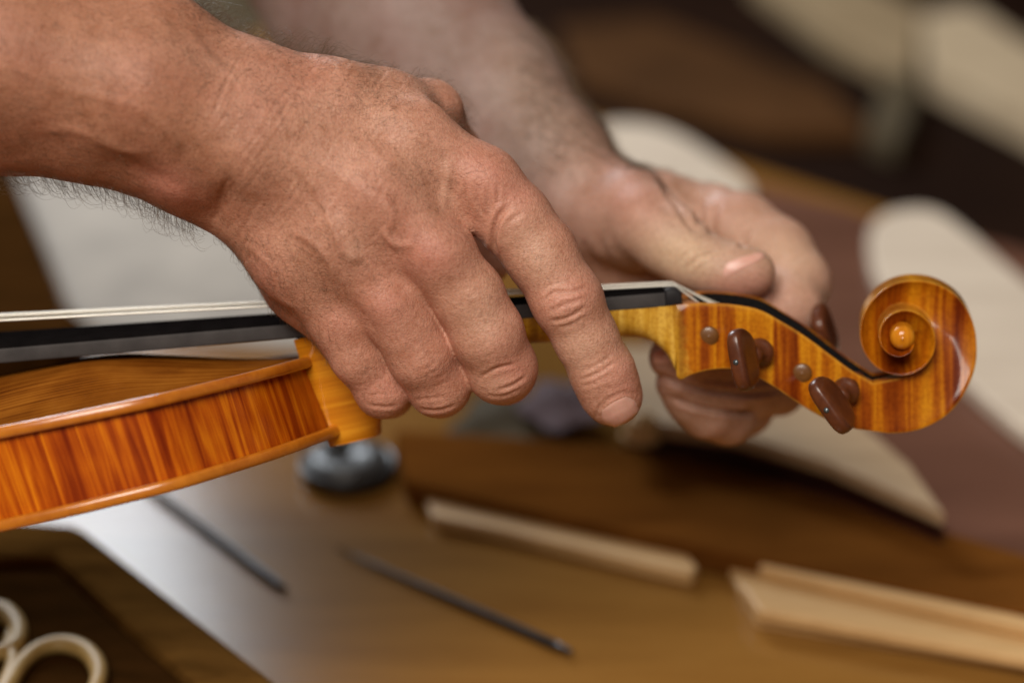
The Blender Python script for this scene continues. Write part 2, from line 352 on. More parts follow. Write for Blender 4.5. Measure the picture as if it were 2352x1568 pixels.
# round black tape-like tin with grey glazed dish
tin = empty('round_tin', 'round black tin with shiny grey dished top on the bench', 'tin', onb(795, 1075, 0))
def lathe_w(name, prof, c, mat, parent, n=40):
    V = [(c[0] + r * math.cos(t), c[1] + r * math.sin(t), c[2] + z) for r, z in prof for t in np.linspace(0, 2 * np.pi, n, endpoint=False)]
    F = grid_faces(len(prof), n, cv=True) + [tuple((len(prof) - 1) * n + k for k in range(n))]
    return link(name, V, F, mat, parent, True, True)
tc = onb(800, 1092, 0)
lathe_w('rim', [(.0215, .0002), (.0235, .002), (.0235, .0075), (.0225, .009), (.0205, .0085), (.020, .007), (.003, .0065)], tc, M['black'], tin)
lathe_w('dish', [(.0197, .0072), (.0185, .0112), (.0155, .0125), (.010, .0118), (.001, .0115)], tc, M['grey'], tin)
lathe_w('knob', [(.006, .012), (.0062, .0150), (.005, .016), (.001, .0163)], tc + np.array([-.006, .010, 0]), M['black'], tin)
# files
def rod(name, a, b, r0, r1, label, z=4, tang=None, mat='steel'):
    A, B = onb(*a, z), onb(*b, z); P = [A + (B - A) * t for t in np.linspace(0, 1, 14)]
    rr = np.interp(np.linspace(0, 1, 14), [0, .12, .5, .97, 1], [r0 * .45, r0, (r0 + r1) / 2, r1, r1 * .5])
    o = empty(name, label, 'file', onb(*a, 0), 'files lying on the bench')
    V, F = tube(P, rr * 1e-3, 10); link('blade', V, F, M[mat], o, True, True)
    return o
rod('needle_file', (330, 1110), (655, 1352), 2.0, 2.0, 'thin straight dark file lying beside the box lid', 2.3)
rod('round_file', (775, 1258), (1312, 1497), 1.0, 2.3, 'tapered round black file lying alone on the open brown bench', 2.4)
# boards and strips
prism('veneer_sheet', [(1480, 640), (1620, 480), (1720, 418), (1950, 478), (2080, 520), (2300, 560), (2700, 680), (2700, 1440), (2352, 1330), (2172, 1215), (1700, 1060), (1500, 960)], 0.2, 1.6, M['redpanel'], 0, 'thin reddish brown veneer sheet on bench under the wedge and plate', 'veneer')
prism('brown_board', [(905, 985), (1180, 1000), (1560, 1040), (2352, 1270), (2600, 1340), (2600, 1470), (2352, 1405), (1640, 1262), (985, 1120), (930, 1100)], 0.3, 13, M['brownboard'], .002, 'long dark brown board lying behind the two pale strips', 'board')
prism('plain_strip', [(970, 1122), (1180, 1165), (1420, 1222), (1565, 1252), (1604, 1300), (1588, 1318), (1400, 1274), (1150, 1214), (994, 1184)], 0.3, 7, M['strip'], .0015, 'pale plain wood strip with blunt end, in front of brown board', 'wood strip', 'pale strips on the bench')
ch = empty('channel_strip', 'pale grooved wood strip with two raised edges and slanted end', 'wood strip', onb(1720, 1350, 0), 'pale strips on the bench')
prism('base', [(1668, 1290), (1760, 1272), (2352, 1420), (2800, 1530), (2800, 1660), (2352, 1522), (1735, 1418)], 0.3, 5, M['strip'], .001, parent=ch)
prism('raised_edge', [(1745, 1268), (1790, 1274), (2352, 1412), (2800, 1520), (2800, 1536), (2352, 1438), (1745, 1300)], 5.1, 11, M['strip'], .0015, parent=ch)
prism('raised_edge', [(1700, 1340), (1760, 1350), (2352, 1480), (2800, 1585), (2800, 1645), (2352, 1510), (1742, 1400)], 5.1, 11, M['strip'], .0015, parent=ch)
# wedge of tonewood, shade on the side facing the lens painted dark red
bil = empty('tonewood_wedge', 'thick pale tonewood wedge with front side painted dark red for shade, under the scroll', 'tonewood', onb(1800, 1060, 0))
prism('shaded_side', [(1430, 935), (1480, 955), (1530, 985), (1700, 1010), (1900, 1078), (2172, 1190), (2150, 1175), (2000, 1030), (1800, 900), (1600, 840)], 2, 26, M['billet_shade'], .001, parent=bil)
prism('pale_top', [(1400, 860), (1430, 930), (1480, 950), (1530, 972), (1700, 996), (1900, 1058), (2172, 1178), (2090, 1065), (1985, 975), (1880, 880), (1700, 800), (1400, 790)], 26.1, 34, M['billet'], .0015, parent=bil)
kn = empty('wood_plug', 'small pale turned wood plug lying at the wedge end', 'plug', onb(1470, 1050, 0))
lathe_w('body', [(.006, .0135), (.0085, .016), (.008, .021), (.0055, .0245), (.001, .0255)], onb(1472, 1062, 13), M['strip'], kn, 24)
lathe_w('collar', [(.0062, .0130), (.0098, .0138), (.0098, .0150), (.007, .0158)], onb(1472, 1062, 13), M['strip'], kn, 24)
# small cloths
def cloth(name, cx, cy, rx, ry, ang, hgt, mat, label, z0=1):
    n = 26; V = []; c = onb(cx, cy, z0); ex = onb(cx + rx, cy + ry * .0, z0) - c; ey = onb(cx, cy - ry, z0) - c
    ca, sa = math.cos(ang), math.sin(ang)
    for i in range(n):
        for j in range(n):
            u, v = i / (n - 1) * 2 - 1, j / (n - 1) * 2 - 1
            rr = max(abs(u), abs(v)); q = math.hypot(u, v) or 1; k = rr / q * (1 + .12 * math.sin(5 * math.atan2(v, u) + cx))
            uu, vv = u * k, v * k
            h = hgt * (1 - rr**2) * (.7 + .5 * math.sin(3.1 * uu + cx) * math.cos(4 * vv + cy)) + .0008
            p = c + ex * (uu * ca - vv * sa) + ey * (uu * sa + vv * ca); V.append((p[0], p[1], z0 * 1e-3 + max(h, .0005)))
    V2 = [(x, y, z0 * 1e-3) for x, y, z in V]
    F = grid_faces(n, n); F2 = [tuple(k + n * n for k in f[::-1]) for f in F]
    return tag(link(name, V + V2, F + F2, mat, None, True, True), label, 'cloth', 'small cloths on the bench')
cloth('polishing_cloth', 1170, 985, 130, 75, -.5, .012, M['olive'], 'crumpled olive green cloth lying behind the bent fingers', 1)
cloth('work_cloth', 500, 10, 200, 80, 0.1, .035, M['olive'], 'olive cloth bundle showing above the nearer forearm', 0.5)
cloth('dust_cloth', 1290, 930, 95, 55, -.4, .006, M['mauve'], 'crumpled mauve cloth lying behind the pointing index finger', 13.5)
# pale violin plates
def plate(name, pts, z0, z1, label):
    P = spl(pts, 80, True); o = prism(name, [tuple(p) for p in P], z0, z1, M['pale'], .0015); return tag(o, label, 'violin plate', 'unvarnished violin plates')
plate('violin_plate', [(1330, 330), (1390, 284), (1480, 282), (1560, 308), (1640, 355), (1725, 425), (1700, 470), (1560, 520), (1380, 500)], 2, 7, 'pale unvarnished violin plate showing behind the wrist and thumb')
plate('violin_plate', [(1995, 560), (2010, 505), (2070, 478), (2150, 482), (2230, 535), (2352, 640), (2560, 800), (2620, 1000), (2480, 1060), (2352, 985), (2230, 880), (2100, 745), (2020, 650)], 2, 11, 'large pale unvarnished violin plate lying behind the scroll')
# dark side cabinet and pale plank beyond the bench
f2 = fl + (fl - fr) / np.linalg.norm(fl - fr) * .7
nrm = np.array([-d[1], d[0]]); nrm = nrm if nrm[1] > 0 else -nrm
p0 = f2 + nrm * .03; p1 = fr + d * 1.3 + nrm * .03; p2 = p1 + nrm * 1.6; p3 = p0 + nrm * 1.6
V = [(*q, -.895) for q in (p0, p1, p2, p3)] + [(*q, -.12) for q in (p0, p1, p2, p3)]
cab = link('cabinet', V, [(3, 2, 1, 0), (4, 5, 6, 7), (0, 1, 5, 4), (1, 2, 6, 5), (2, 3, 7, 6), (3, 0, 4, 7)], M['dark'], None, False, True)
bevel(cab, .004, 2); tag(cab, 'low near-black cabinet standing beyond the far bench edge', 'cabinet')
def slab(name, pts, z0, z1, mat, label, cat, group=None):
    return prism(name, pts, z0, z1, mat, .003, label, cat, group)
slab('pale_plank', [(1720, -60), (1850, -120), (2120, 20), (2098, 172), (1900, 75)], -119, -95, M['plank2'], 'pale light-brown plank on dark cabinet, farther of two', 'plank', 'pale planks on the cabinet')
slab('pale_plank', [(2118, 30), (2230, 10), (2352, 90), (2640, 250), (2640, 420), (2352, 262), (2130, 150)], -119, -90, M['plank'], 'pale whitish plank on dark cabinet at its right end', 'plank', 'pale planks on the cabinet')
slab('dark_red_board', [(1280, 60), (1500, 40), (1900, 190), (2000, 300), (1760, 300), (1500, 240), (1330, 180)], -119, -104, M['reddark'], 'dim reddish brown board lying on the dark cabinet', 'board')
slab('upright_block', [(2040, 150), (2110, 175), (2090, 270), (2060, 330), (1990, 300)], -119, -98, M['olive'], 'dull olive brown block lying below the pale planks', 'block')

# ------------------------------------------------------------------ hands: one continuous implicit skin each
def smin(a, b, k):
    h = np.maximum(k - np.abs(a - b), 0) / k
    return np.minimum(a, b) - h * h * k * .25
def chain(*pts):                        # (dx, dy, z, radius in photograph pixels) -> list of tapered bones in mm
    q = [(L(x, y, z), r * S * (DIST - z) / DIST) for x, y, z, r in pts]
    return [(q[i][0], q[i + 1][0], q[i][1], q[i + 1][1]) for i in range(len(q) - 1)]
def schain(*pts):                       # the same along a smooth curve through the joints
    return chain(*[tuple(p) for p in spl(np.array(pts, float), 2 * len(pts))])
def bone(P, b):
    a, e, ra, rb = b; ba = e - a; pa = P - a
    h = np.clip(pa @ ba / (ba @ ba), 0, 1)
    return np.linalg.norm(pa - h[:, None] * ba, axis=1) - (ra + h * (rb - ra))
class Body:
    def __init__(s, palm, fingers, kp=9, kf=3, kw=1.6, kj=5): s.palm, s.fingers, s.kp, s.kf, s.kw, s.kj = palm, fingers, kp, kf, kw, kj
    def __call__(s, P):
        d = None
        for b in s.palm:
            q = bone(P, b); d = q if d is None else smin(d, q, s.kp)
        f = None
        for ch_ in s.fingers:
            e = None
            for b in ch_:
                q = bone(P, b); e = q if e is None else smin(e, q, s.kf)
            f = e if f is None else smin(f, e, s.kw)
        return smin(d, f, s.kj)
    def grad(s, P, e=.25):
        k = np.array([[1, -1, -1], [-1, -1, 1], [-1, 1, -1], [1, 1, 1]], float)
        g = sum(q * s(P + e * q)[:, None] for q in k); return g / np.linalg.norm(g, axis=1)[:, None]
def mesh_sdf(fn, lo, hi, h):
    B = 4; n = [int(math.ceil((hi[k] - lo[k]) / h / B)) for k in range(3)]
    ax = [lo[k] + (np.arange(n[k]) * B + (B - 1) / 2) * h for k in range(3)]
    G = np.stack(np.meshgrid(*ax, indexing='ij'), -1).reshape(-1, 3); dc = fn(G)
    act = np.where(np.abs(dc) < h * B * 1.5)[0]
    big = np.broadcast_to(dc.reshape(n)[:, None, :, None, :, None], (n[0], B, n[1], B, n[2], B)).astype(np.float32).copy()
    off = (np.stack(np.meshgrid(*[np.arange(B)] * 3, indexing='ij'), -1).reshape(-1, 3) - (B - 1) / 2) * h
    i0, i1, i2 = np.unravel_index(act, n)
    blk = big.transpose(0, 2, 4, 1, 3, 5)
    for s0 in range(0, len(act), 3000):
        sl = slice(s0, s0 + 3000); P = (G[act[sl]][:, None] + off[None]).reshape(-1, 3)
        blk[i0[sl], i1[sl], i2[sl]] = fn(P).reshape(-1, B, B, B)
    A = big.reshape(n[0] * B, n[1] * B, n[2] * B)
    I = A < 0; c = np.zeros(tuple(q - 1 for q in A.shape), np.int8)
    for dx in (0, 1):
        for dy in (0, 1):
            for dz in (0, 1): c += I[dx:dx + c.shape[0], dy:dy + c.shape[1], dz:dz + c.shape[2]]
    cells = np.argwhere((c > 0) & (c < 8)); vid = -np.ones(c.shape, np.int64); vid[tuple(cells.T)] = np.arange(len(cells))
    acc = np.zeros((len(cells), 3)); cnt = np.zeros(len(cells))
    cor = [(0, 0, 0), (1, 0, 0), (0, 1, 0), (1, 1, 0), (0, 0, 1), (1, 0, 1), (0, 1, 1), (1, 1, 1)]
    for a_ in range(8):
        for b_ in range(a_ + 1, 8):
            pa, pb = np.array(cor[a_]), np.array(cor[b_])
            if np.abs(pa - pb).sum() != 1: continue
            va = A[tuple((cells + pa).T)]; vb = A[tuple((cells + pb).T)]; mk = (va < 0) != (vb < 0)
            t = np.where(mk, va / np.where(va == vb, 1, va - vb), 0)
            acc[mk] += (pa + t[:, None] * (pb - pa))[mk]; cnt[mk] += 1
    V = (cells + acc / cnt[:, None]) * h + np.array(lo)
    Fq = []
    for k in range(3):
        sl1 = [slice(None)] * 3; sl1[k] = slice(0, -1); sl2 = [slice(None)] * 3; sl2[k] = slice(1, None)
        e = np.argwhere(I[tuple(sl1)] != I[tuple(sl2)]); u, v = (k + 1) % 3, (k + 2) % 3
        ok = (e[:, u] > 0) & (e[:, v] > 0) & (e[:, u] < A.shape[u] - 1) & (e[:, v] < A.shape[v] - 1); e = e[ok]
        def at(du, dv):
            q = e.copy(); q[:, u] += du; q[:, v] += dv; return vid[tuple(q.T)]
        f = np.stack([at(-1, -1), at(0, -1), at(0, 0), at(-1, 0)], 1); fl_ = I[tuple(e.T)]
        f[~fl_] = f[~fl_][:, ::-1]; Fq.append(f)
    F = np.concatenate(Fq); F = F[(F >= 0).all(1)]
    for _ in range(2):
        d_ = fn(V); g = fn_grad(fn, V); V = V - np.clip(d_, -h, h)[:, None] * g
    return V, F
def fn_grad(fn, P): return fn.grad(P)
def vnormals(V, F):
    n = np.cross(V[F[:, 2]] - V[F[:, 0]], V[F[:, 3]] - V[F[:, 1]]); o = np.zeros_like(V)
    for k in range(4): np.add.at(o, F[:, k], n)
    return o / np.maximum(np.linalg.norm(o, axis=1), 1e-9)[:, None]
def toD(V):
    k = S * (DIST - V[:, 2]) / DIST; return np.stack([1176 + V[:, 0] / k, 784 - V[:, 1] / k], 1)
def seg_dist(Q, pts):                  # distance of Q (N,2) to a polyline, and the parameter along it
    best = np.full(len(Q), 1e9); par = np.zeros(len(Q)); m_ = len(pts) - 1
    for i in range(m_):
        a_, b_ = np.array(pts[i], float), np.array(pts[i + 1], float); ba = b_ - a_
        t = np.clip((Q - a_) @ ba / (ba @ ba), 0, 1); dd = np.linalg.norm(Q - a_ - t[:, None] * ba, axis=1)
        k = dd < best; best[k] = dd[k]; par[k] = (i + t[k]) / m_
    return best, par
class Sculpt:
    """carves wrinkles and raises knuckles, tendons and veins on the lens-facing side of a hand"""
    def __init__(s, V, F, zmin=-1e9): s.V, s.F = V, F; s.n = vnormals(V, F); s.Q = toD(V); s.front = smoothstep(-.05, .35, s.n[:, 2]); s.red = np.zeros(len(V)); s.pale = np.zeros(len(V)); s.tan = np.zeros(len(V)); s.disp = np.zeros(len(V)); s.z = V[:, 2]; s.zmin = zmin
    def zm(s, zr, k):
        return 1.0 if zr is None else smoothstep(zr[0] - 2, zr[0], s.z[k]) * (1 - smoothstep(zr[1], zr[1] + 2, s.z[k]))
    def bump(s, x, y, rx, ry, ang, h, zr=None):
        R_ = 2.6 * max(rx, ry); k = np.where((np.abs(s.Q[:, 0] - x) < R_) & (np.abs(s.Q[:, 1] - y) < R_))[0]
        a_ = math.radians(ang); q = s.Q[k] - np.array([x, y]); u = q[:, 0] * math.cos(a_) + q[:, 1] * math.sin(a_); v = -q[:, 0] * math.sin(a_) + q[:, 1] * math.cos(a_)
        s.disp[k] += h * np.exp(-(u / rx)**2 - (v / ry)**2) * s.front[k] * s.zm(zr, k)
    def line(s, pts, w, h, fade=.25, zr=None):     # ridge (h>0) or crease (h<0)
        P = spl(pts, 26) if len(pts) > 2 else pts
        A_ = np.asarray(P, float); lo, hi = A_.min(0) - 5 * w, A_.max(0) + 5 * w; k = np.where(((s.Q > lo) & (s.Q < hi)).all(1))[0]
        if not len(k): return
        dd, t = seg_dist(s.Q[k], P); e = smoothstep(0, fade, t) * (1 - smoothstep(1 - fade, 1, t)) if fade else 1
        f_ = s.front[k] * s.zm(zr, k)
        s.disp[k] += h * np.exp(-(dd / w)**2) * e * f_
        if h < 0: s.disp[k] += -.42 * h * (np.exp(-((dd - 2.1 * w) / (1.2 * w))**2)) * e * f_
    def tint(s, x, y, rx, ry, ang, amt, ch='red', zr=None):
        a_ = math.radians(ang); q = s.Q - np.array([x, y]); u = q[:, 0] * math.cos(a_) + q[:, 1] * math.sin(a_); v = -q[:, 0] * math.sin(a_) + q[:, 1] * math.cos(a_)
        A_ = getattr(s, ch); A_ += amt * np.exp(-(u / rx)**2 - (v / ry)**2)
    def done(s, bm_=None):
        s.V = s.V + s.n * s.disp[:, None]; s.red = np.clip(s.red, 0, 1); s.pale = np.clip(s.pale, 0, 1); s.n = vnormals(s.V, s.F); return s
def hit(fn, dx, dy, z0=90, z1=-120):     # first skin point along the sight line
    p = L(dx, dy, z0); e = L(dx, dy, z1); dr = (e - p) / np.linalg.norm(e - p); t = 0
    for _ in range(200):
        dd = float(fn((p + dr * t)[None])[0])
        if dd < .01: break
        t += max(dd * .7, .01)
        if t > np.linalg.norm(e - p): return None
    return p + dr * t

# --- the hand that grips the neck
palm = (chain((-900, -330, 70, 250), (-400, -120, 64, 215), (0, 25, 60, 172), (330, 118, 56, 142), (590, 232, 50, 120), (745, 262, 46, 112)) +
        chain((-900, 100, 70, 260), (-400, 185, 60, 200), (0, 222, 56, 166), (210, 258, 54, 150), (380, 330, 50, 124), (470, 395, 46, 102), (575, 455, 42, 96)) +
        chain((-400, 60, 72, 190), (0, 130, 70, 165), (330, 210, 66, 140), (560, 320, 58, 120), (690, 380, 52, 110)) +
        chain((745, 262, 44, 108), (930, 325, 45, 92), (1108, 425, 42, 84)) +        # metacarpals
        chain((690, 330, 50, 110), (850, 450, 54, 92), (1010, 585, 52, 76)) +
        chain((640, 400, 48, 108), (770, 545, 50, 88), (895, 695, 46, 70)) +
        chain((575, 455, 42, 98), (670, 590, 42, 86), (785, 745, 38, 60)) +
        chain((585, 500, 28, 78), (690, 660, 26, 66), (770, 760, 28, 50)) +
        chain((900, 470, 44, 95), (960, 540, 44, 85)) +
        chain((745, 262, 40, 106), (880, 260, 32, 88), (985, 258, 16, 70)))           # thumb side
fing = [chain((1108, 425, 42, 84), (1180, 505, 41, 84), (1240, 580, 39, 81), (1303, 690, 37, 79), (1345, 775, 33, 70), (1384, 855, 29, 71), (1402, 900, 26, 66), (1410, 914, 25, 62)),
        chain((1010, 585, 52, 76), (1075, 680, 46, 80), (1118, 765, 42, 81), (1152, 846, 34, 78), (1160, 862, 8, 62), (1150, 800, -14, 54)),
        chain((895, 695, 46, 70), (930, 752, 43, 70), (966, 815, 39, 73), (1008, 884, 31, 70), (1012, 898, 8, 56), (1000, 840, -14, 50)),
        chain((785, 745, 38, 58), (820, 818, 35, 58), (880, 896, 28, 60), (895, 905, 8, 50), (888, 850, -12, 44)),
        chain((985, 258, 16, 70), (1000, 275, 6, 64), (1040, 350, -12, 62), (1085, 470, -24, 60), (1120, 600, -30, 54))]
RH = Body(palm, fing, 10, 4, 1.3, 5)
V, F = mesh_sdf(RH, (-335, -40, -50), (58, 172, 108), .85)
rh = Sculpt(V, F)
B_ = rh.bump
B_(1122, 412, 70, 56, 30, 1.2); B_(990, 578, 62, 54, 40, 1.2); B_(882, 700, 52, 46, 40, 1.0); B_(778, 742, 38, 34, 40, .8)
B_(405, 428, 62, 42, 25, 2.6); B_(470, 500, 40, 26, 30, -1.4); B_(505, 470, 20, 70, 25, -1.2)
B_(1058, 512, 34, 60, -42, -1.1); B_(930, 655, 26, 52, -38, -1.1); B_(832, 730, 20, 40, -38, -1.0)
B_(1030, 236, 46, 28, 25, 1.6); B_(900, 215, 70, 26, 22, -.5); B_(820, 160, 60, 26, 15, 1.2); B_(700, 160, 60, 30, 15, -1.0)
B_(560, 300, 60, 90, 30, -.9); B_(1300, 690, 62, 34, -22, .9); B_(250, 330, 120, 40, 15, .9); B_(330, 390, 90, 20, 20, -.9)
B_(1010, 450, 50, 70, -40, -.8)
for pts, w, h in [([(740, 300), (880, 350), (1000, 395), (1090, 415)], 20, .55), ([(700, 350), (830, 430), (930, 520), (985, 570)], 20, .6), ([(660, 410), (750, 520), (830, 620), (880, 690)], 18, .45),
                  ([(625, 330), (700, 400), (745, 470), (770, 530), (800, 585), (825, 590), (842, 560)], 12, 1.1), ([(770, 480), (800, 540), (812, 590), (790, 600)], 11, .8), ([(870, 430), (900, 490), (890, 540), (930, 590)], 9, .6),
                  ([(1022, 370), (1030, 400), (1024, 440), (1030, 480)], 9, .7), ([(650, 520), (720, 560), (760, 610), (770, 660)], 9, .6), ([(870, 520), (910, 560), (960, 560)], 8, .6), ([(560, 560), (620, 610), (640, 680), (700, 720)], 8, .5), ([(840, 330), (880, 370), (940, 380), (990, 430)], 9, .5), ([(930, 300), (990, 330), (1060, 345)], 9, .45), ([(60, 300), (180, 300), (280, 340), (360, 350)], 11, .5), ([(420, 60), (500, 150), (560, 180)], 11, .4),
                  ([(300, 250), (380, 300), (420, 360)], 12, .4), ([(120, 200), (250, 230), (380, 270)], 13, .35)]:
    rh.line(pts, w, h)
for pts, w, h in [([(1247, 696), (1270, 674), (1312, 672), (1356, 656)], 4.5, -.75), ([(1258, 716), (1292, 702), (1343, 684)], 4, -.6), ([(1256, 738), (1306, 728), (1352, 700)], 4.5, -.6), ([(1240, 678), (1265, 655), (1320, 640)], 4, -.35), ([(1272, 752), (1310, 745), (1350, 722)], 5, -.3),
                  ([(1328, 876), (1370, 858), (1420, 826)], 4, -.6), ([(1336, 852), (1372, 838), (1414, 808)], 4, -.35), ([(1330, 890), (1360, 880), (1400, 862)], 4, -.3),
                  ([(1137, 590), (1133, 545), (1146, 500), (1172, 470)], 6, -1.5), ([(1094, 440), (1100, 470), (1112, 500)], 4.5, -.5), ([(1118, 424), (1124, 458), (1130, 490)], 4.5, -.55), ([(1140, 420), (1144, 450), (1140, 478)], 4.5, -.4), ([(1165, 510), (1185, 500), (1205, 480)], 5, -.4),
                  ([(1096, 872), (1140, 846), (1196, 833)], 4, -.55), ([(1140, 897), (1178, 884), (1212, 862)], 4, -.6), ([(1110, 905), (1150, 910), (1200, 890)], 3.5, -.3),
                  ([(955, 938), (1005, 942), (1052, 928)], 3.5, -.5), ([(948, 920), (985, 915), (1030, 910)], 3.5, -.25), ([(840, 928), (880, 934), (918, 930)], 3.5, -.5), ([(832, 908), (870, 905), (905, 905)], 3, -.25),
                  ([(575, 88), (545, 140), (514, 200), (495, 250), (484, 285)], 3.5, -.32), ([(640, 232), (600, 300), (560, 350), (535, 385)], 3, -.2), ([(660, 260), (620, 330), (570, 390)], 3, -.14), ([(500, 470), (540, 420), (590, 360)], 3, -.16), ([(520, 500), (560, 440), (630, 350)], 3, -.16), ([(476, 528), (500, 490), (505, 450), (530, 400)], 4.5, -.35)]:
    rh.line(pts, w, h)
rh.line([(1367, 964), (1375, 938), (1402, 914), (1438, 900), (1464, 908)], 4, -.38, .1)
r2 = np.random.default_rng(3)
for _ in range(150):                     # short slanted skin furrows over the wrist and the back of the hand
    x, y = r2.uniform(480, 900), r2.uniform(150, 640)
    if y > 60 + 1.05 * x - 250 + 260 or y < .3 * x - 60: continue
    ln = r2.uniform(40, 110); an = math.radians(r2.uniform(-64, -48)); rh.line([(x, y), (x + ln * math.cos(an), y + ln * math.sin(an))], r2.uniform(2.6, 4), -r2.uniform(.08, .24), .4)
for _ in range(46):                     # cross wrinkles over finger backs
    k = r2.integers(0, 4); (xa, ya), (xb, yb), wd_ = [((1180, 505), (1384, 860), 60), ((1050, 650), (1152, 850), 60), ((925, 740), (1005, 890), 55), ((800, 780), (875, 895), 45)][k]
    t = r2.uniform(); x, y = xa + (xb - xa) * t, ya + (yb - ya) * t; ux, uy = (yb - ya), -(xb - xa); l_ = math.hypot(ux, uy); ux, uy = ux / l_, uy / l_
    o_ = r2.uniform(-.6, .6) * wd_; hl = r2.uniform(14, 34); rh.line([(x + ux * (o_ - hl), y + uy * (o_ - hl)), (x + ux * o_ + 3, y + uy * o_ + 4), (x + ux * (o_ + hl), y + uy * (o_ + hl))], 3, -r2.uniform(.08, .18), .4)
T_ = rh.tint
for a_ in [(1125, 400, 100, 70, 30, .6), (1180, 470, 50, 80, 60, .35), (985, 585, 90, 70, 40, .6), (880, 700, 74, 58, 40, .5), (775, 745, 60, 46, 40, .4), (1300, 690, 70, 55, -20, .6), (1415, 870, 60, 60, 0, .55), (1440, 930, 40, 60, 0, .5), (395, 425, 90, 50, 25, .7), (1160, 800, 60, 90, 0, .35), (1190, 860, 50, 50, 0, .45), (1010, 870, 60, 60, 0, .4), (880, 890, 60, 50, 0, .4), (820, 590, 80, 60, 0, .2), (600, 650, 60, 60, 0, .3)]: T_(*a_)
for a_ in [(1232, 590, 40, 70, -30, .4), (812, 575, 26, 30, 0, .4), (1024, 420, 14, 60, 0, .4), (1330, 800, 50, 40, 0, .3), (1110, 740, 40, 60, 0, .25), (1140, 880, 40, 20, 0, .3), (470, 140, 160, 40, 20, .2)]: T_(*a_, 'pale')
rh.tan = 1.1 * (1 - smoothstep(330, 640, rh.Q[:, 0])) + .25 * (1 - smoothstep(640, 1000, rh.Q[:, 0]))
rh.tan = np.clip(rh.tan, 0, 1)
for a_ in [(1210, 560, 50, 110, -30, .30), (1320, 770, 60, 110, -22, .30), (1400, 900, 60, 60, 0, .2), (1100, 740, 60, 110, -30, .2)]: T_(*a_, 'pale')
rh.done()

# --- the far hand: forearm from above, thumb on the pegbox, fingers under it
palm2 = (chain((760, -480, -210, 250), (880, -100, -160, 245), (930, 40, -140, 235), (1130, 235, -105, 175), (1255, 370, -82, 138), (1330, 450, -70, 120)) +
         chain((680, -300, -200, 250), (845, 40, -160, 215), (1010, 260, -120, 180), (1180, 430, -90, 130), (1300, 520, -75, 110)) +
         chain((1340, 470, -64, 118), (1440, 500, -54, 100), (1470, 530, -48, 84)) +
         chain((1380, 500, -74, 110), (1500, 490, -84, 88), (1640, 500, -84, 76)) +
         chain((1380, 560, -78, 100), (1520, 600, -84, 95), (1650, 640, -80, 85)) +
         chain((1700, 620, -78, 66), (1780, 670, -70, 58), (1800, 730, -60, 54)) +  # filler bone added behind the gap to block window light
         chain((1440, 620, -76, 90), (1560, 700, -76, 90), (1660, 760, -72, 82)))
fing2 = [chain((1815, 700, -42, 58), (1770, 678, -38, 44), (1750, 690, -30, 34)), chain((1450, 478, -46, 86), (1490, 515, -38, 82), (1540, 556, -31, 76), (1592, 594, -26, 67), (1640, 616, -23, 61), (1690, 626, -21, 58), (1726, 626, -20, 55)),       # pad added to shut window light out of the gap; thumb
         chain((1640, 515, -80, 86), (1700, 535, -72, 88), (1782, 590, -62, 86), (1825, 650, -52, 79), (1816, 708, -38, 67), (1770, 748, -30, 52)),      # index
         schain((1680, 600, -82, 76), (1790, 700, -84, 70), (1826, 800, -70, 60), (1740, 844, -46, 56), (1630, 838, -29, 52), (1538, 822, -22, 48)),
         schain((1660, 680, -80, 74), (1790, 790, -86, 64), (1800, 884, -62, 58), (1690, 892, -38, 57), (1560, 872, -26, 49)),
         schain((1620, 740, -74, 70), (1730, 860, -78, 60), (1698, 952, -52, 58), (1620, 942, -36, 58), (1552, 880, -28, 46))]
LH = Body(palm2, fing2, 10, 5, 1.0, 3.5)
V, F = mesh_sdf(LH, (-170, -40, -258), (138, 165, 12), 1.0)
lh = Sculpt(V, F)
lh.bump(1462, 470, 60, 46, 20, 1.2); lh.bump(1590, 585, 46, 30, 45, .7); lh.bump(1530, 450, 26, 60, 60, -1.2); lh.bump(1330, 420, 60, 30, -20, -2.0); lh.bump(1650, 490, 22, 50, 10, 1.2, (-120, -55))
for pts, w, h in [([(1560, 610), (1578, 585), (1610, 566), (1640, 560)], 4.5, -.7), ([(1582, 622), (1596, 600), (1625, 585), (1660, 577)], 4.5, -.75), ([(1545, 596), (1560, 570), (1590, 552)], 4, -.4), ([(1600, 630), (1612, 610), (1640, 596)], 4, -.35),
                  ([(1510, 405), (1545, 450), (1580, 510), (1612, 540)], 7, -1.4), ([(1590, 440), (1610, 475), (1600, 520)], 8, -1.1), ([(1655, 465), (1640, 505), (1632, 545)], 8, -1.5), ([(1725, 520), (1708, 550), (1704, 574)], 7, -1.2), ([(1810, 605), (1840, 590), (1862, 590)], 5, -.4),
                  ([(1492, 850), (1560, 880), (1640, 899), (1720, 905), (1810, 893)], 6, -1.8), ([(1525, 905), (1590, 930), (1680, 947), (1760, 944)], 6, -1.8), ([(1338, 545), (1352, 585), (1380, 620)], 7, -.6), ([(1375, 540), (1390, 580), (1420, 615)], 6, -.5)]:
    lh.line(pts, w, h)
for a_ in [(1460, 470, 80, 60, 20, .7), (1716, 640, 80, 50, 0, .95), (1670, 660, 60, 40, 0, .5), (1660, 480, 60, 70, 0, .35), (1880, 650, 40, 50, 0, .3), (1520, 815, 40, 40, 0, .4), (1560, 880, 80, 60, 0, .3)]: lh.tint(*a_)
for a_ in [(1575, 590, 70, 50, 20, .75), (1540, 600, 60, 50, 0, .3), (1800, 580, 60, 60, 40, .3), (1240, 220, 90, 200, -30, .2)]: lh.tint(*a_, 'pale')
lh.tan = 1 - smoothstep(1180, 1520, lh.Q[:, 0] + .35 * (lh.Q[:, 1] - 300))  # mask for the cool light painted on the far forearm, fading towards the hand
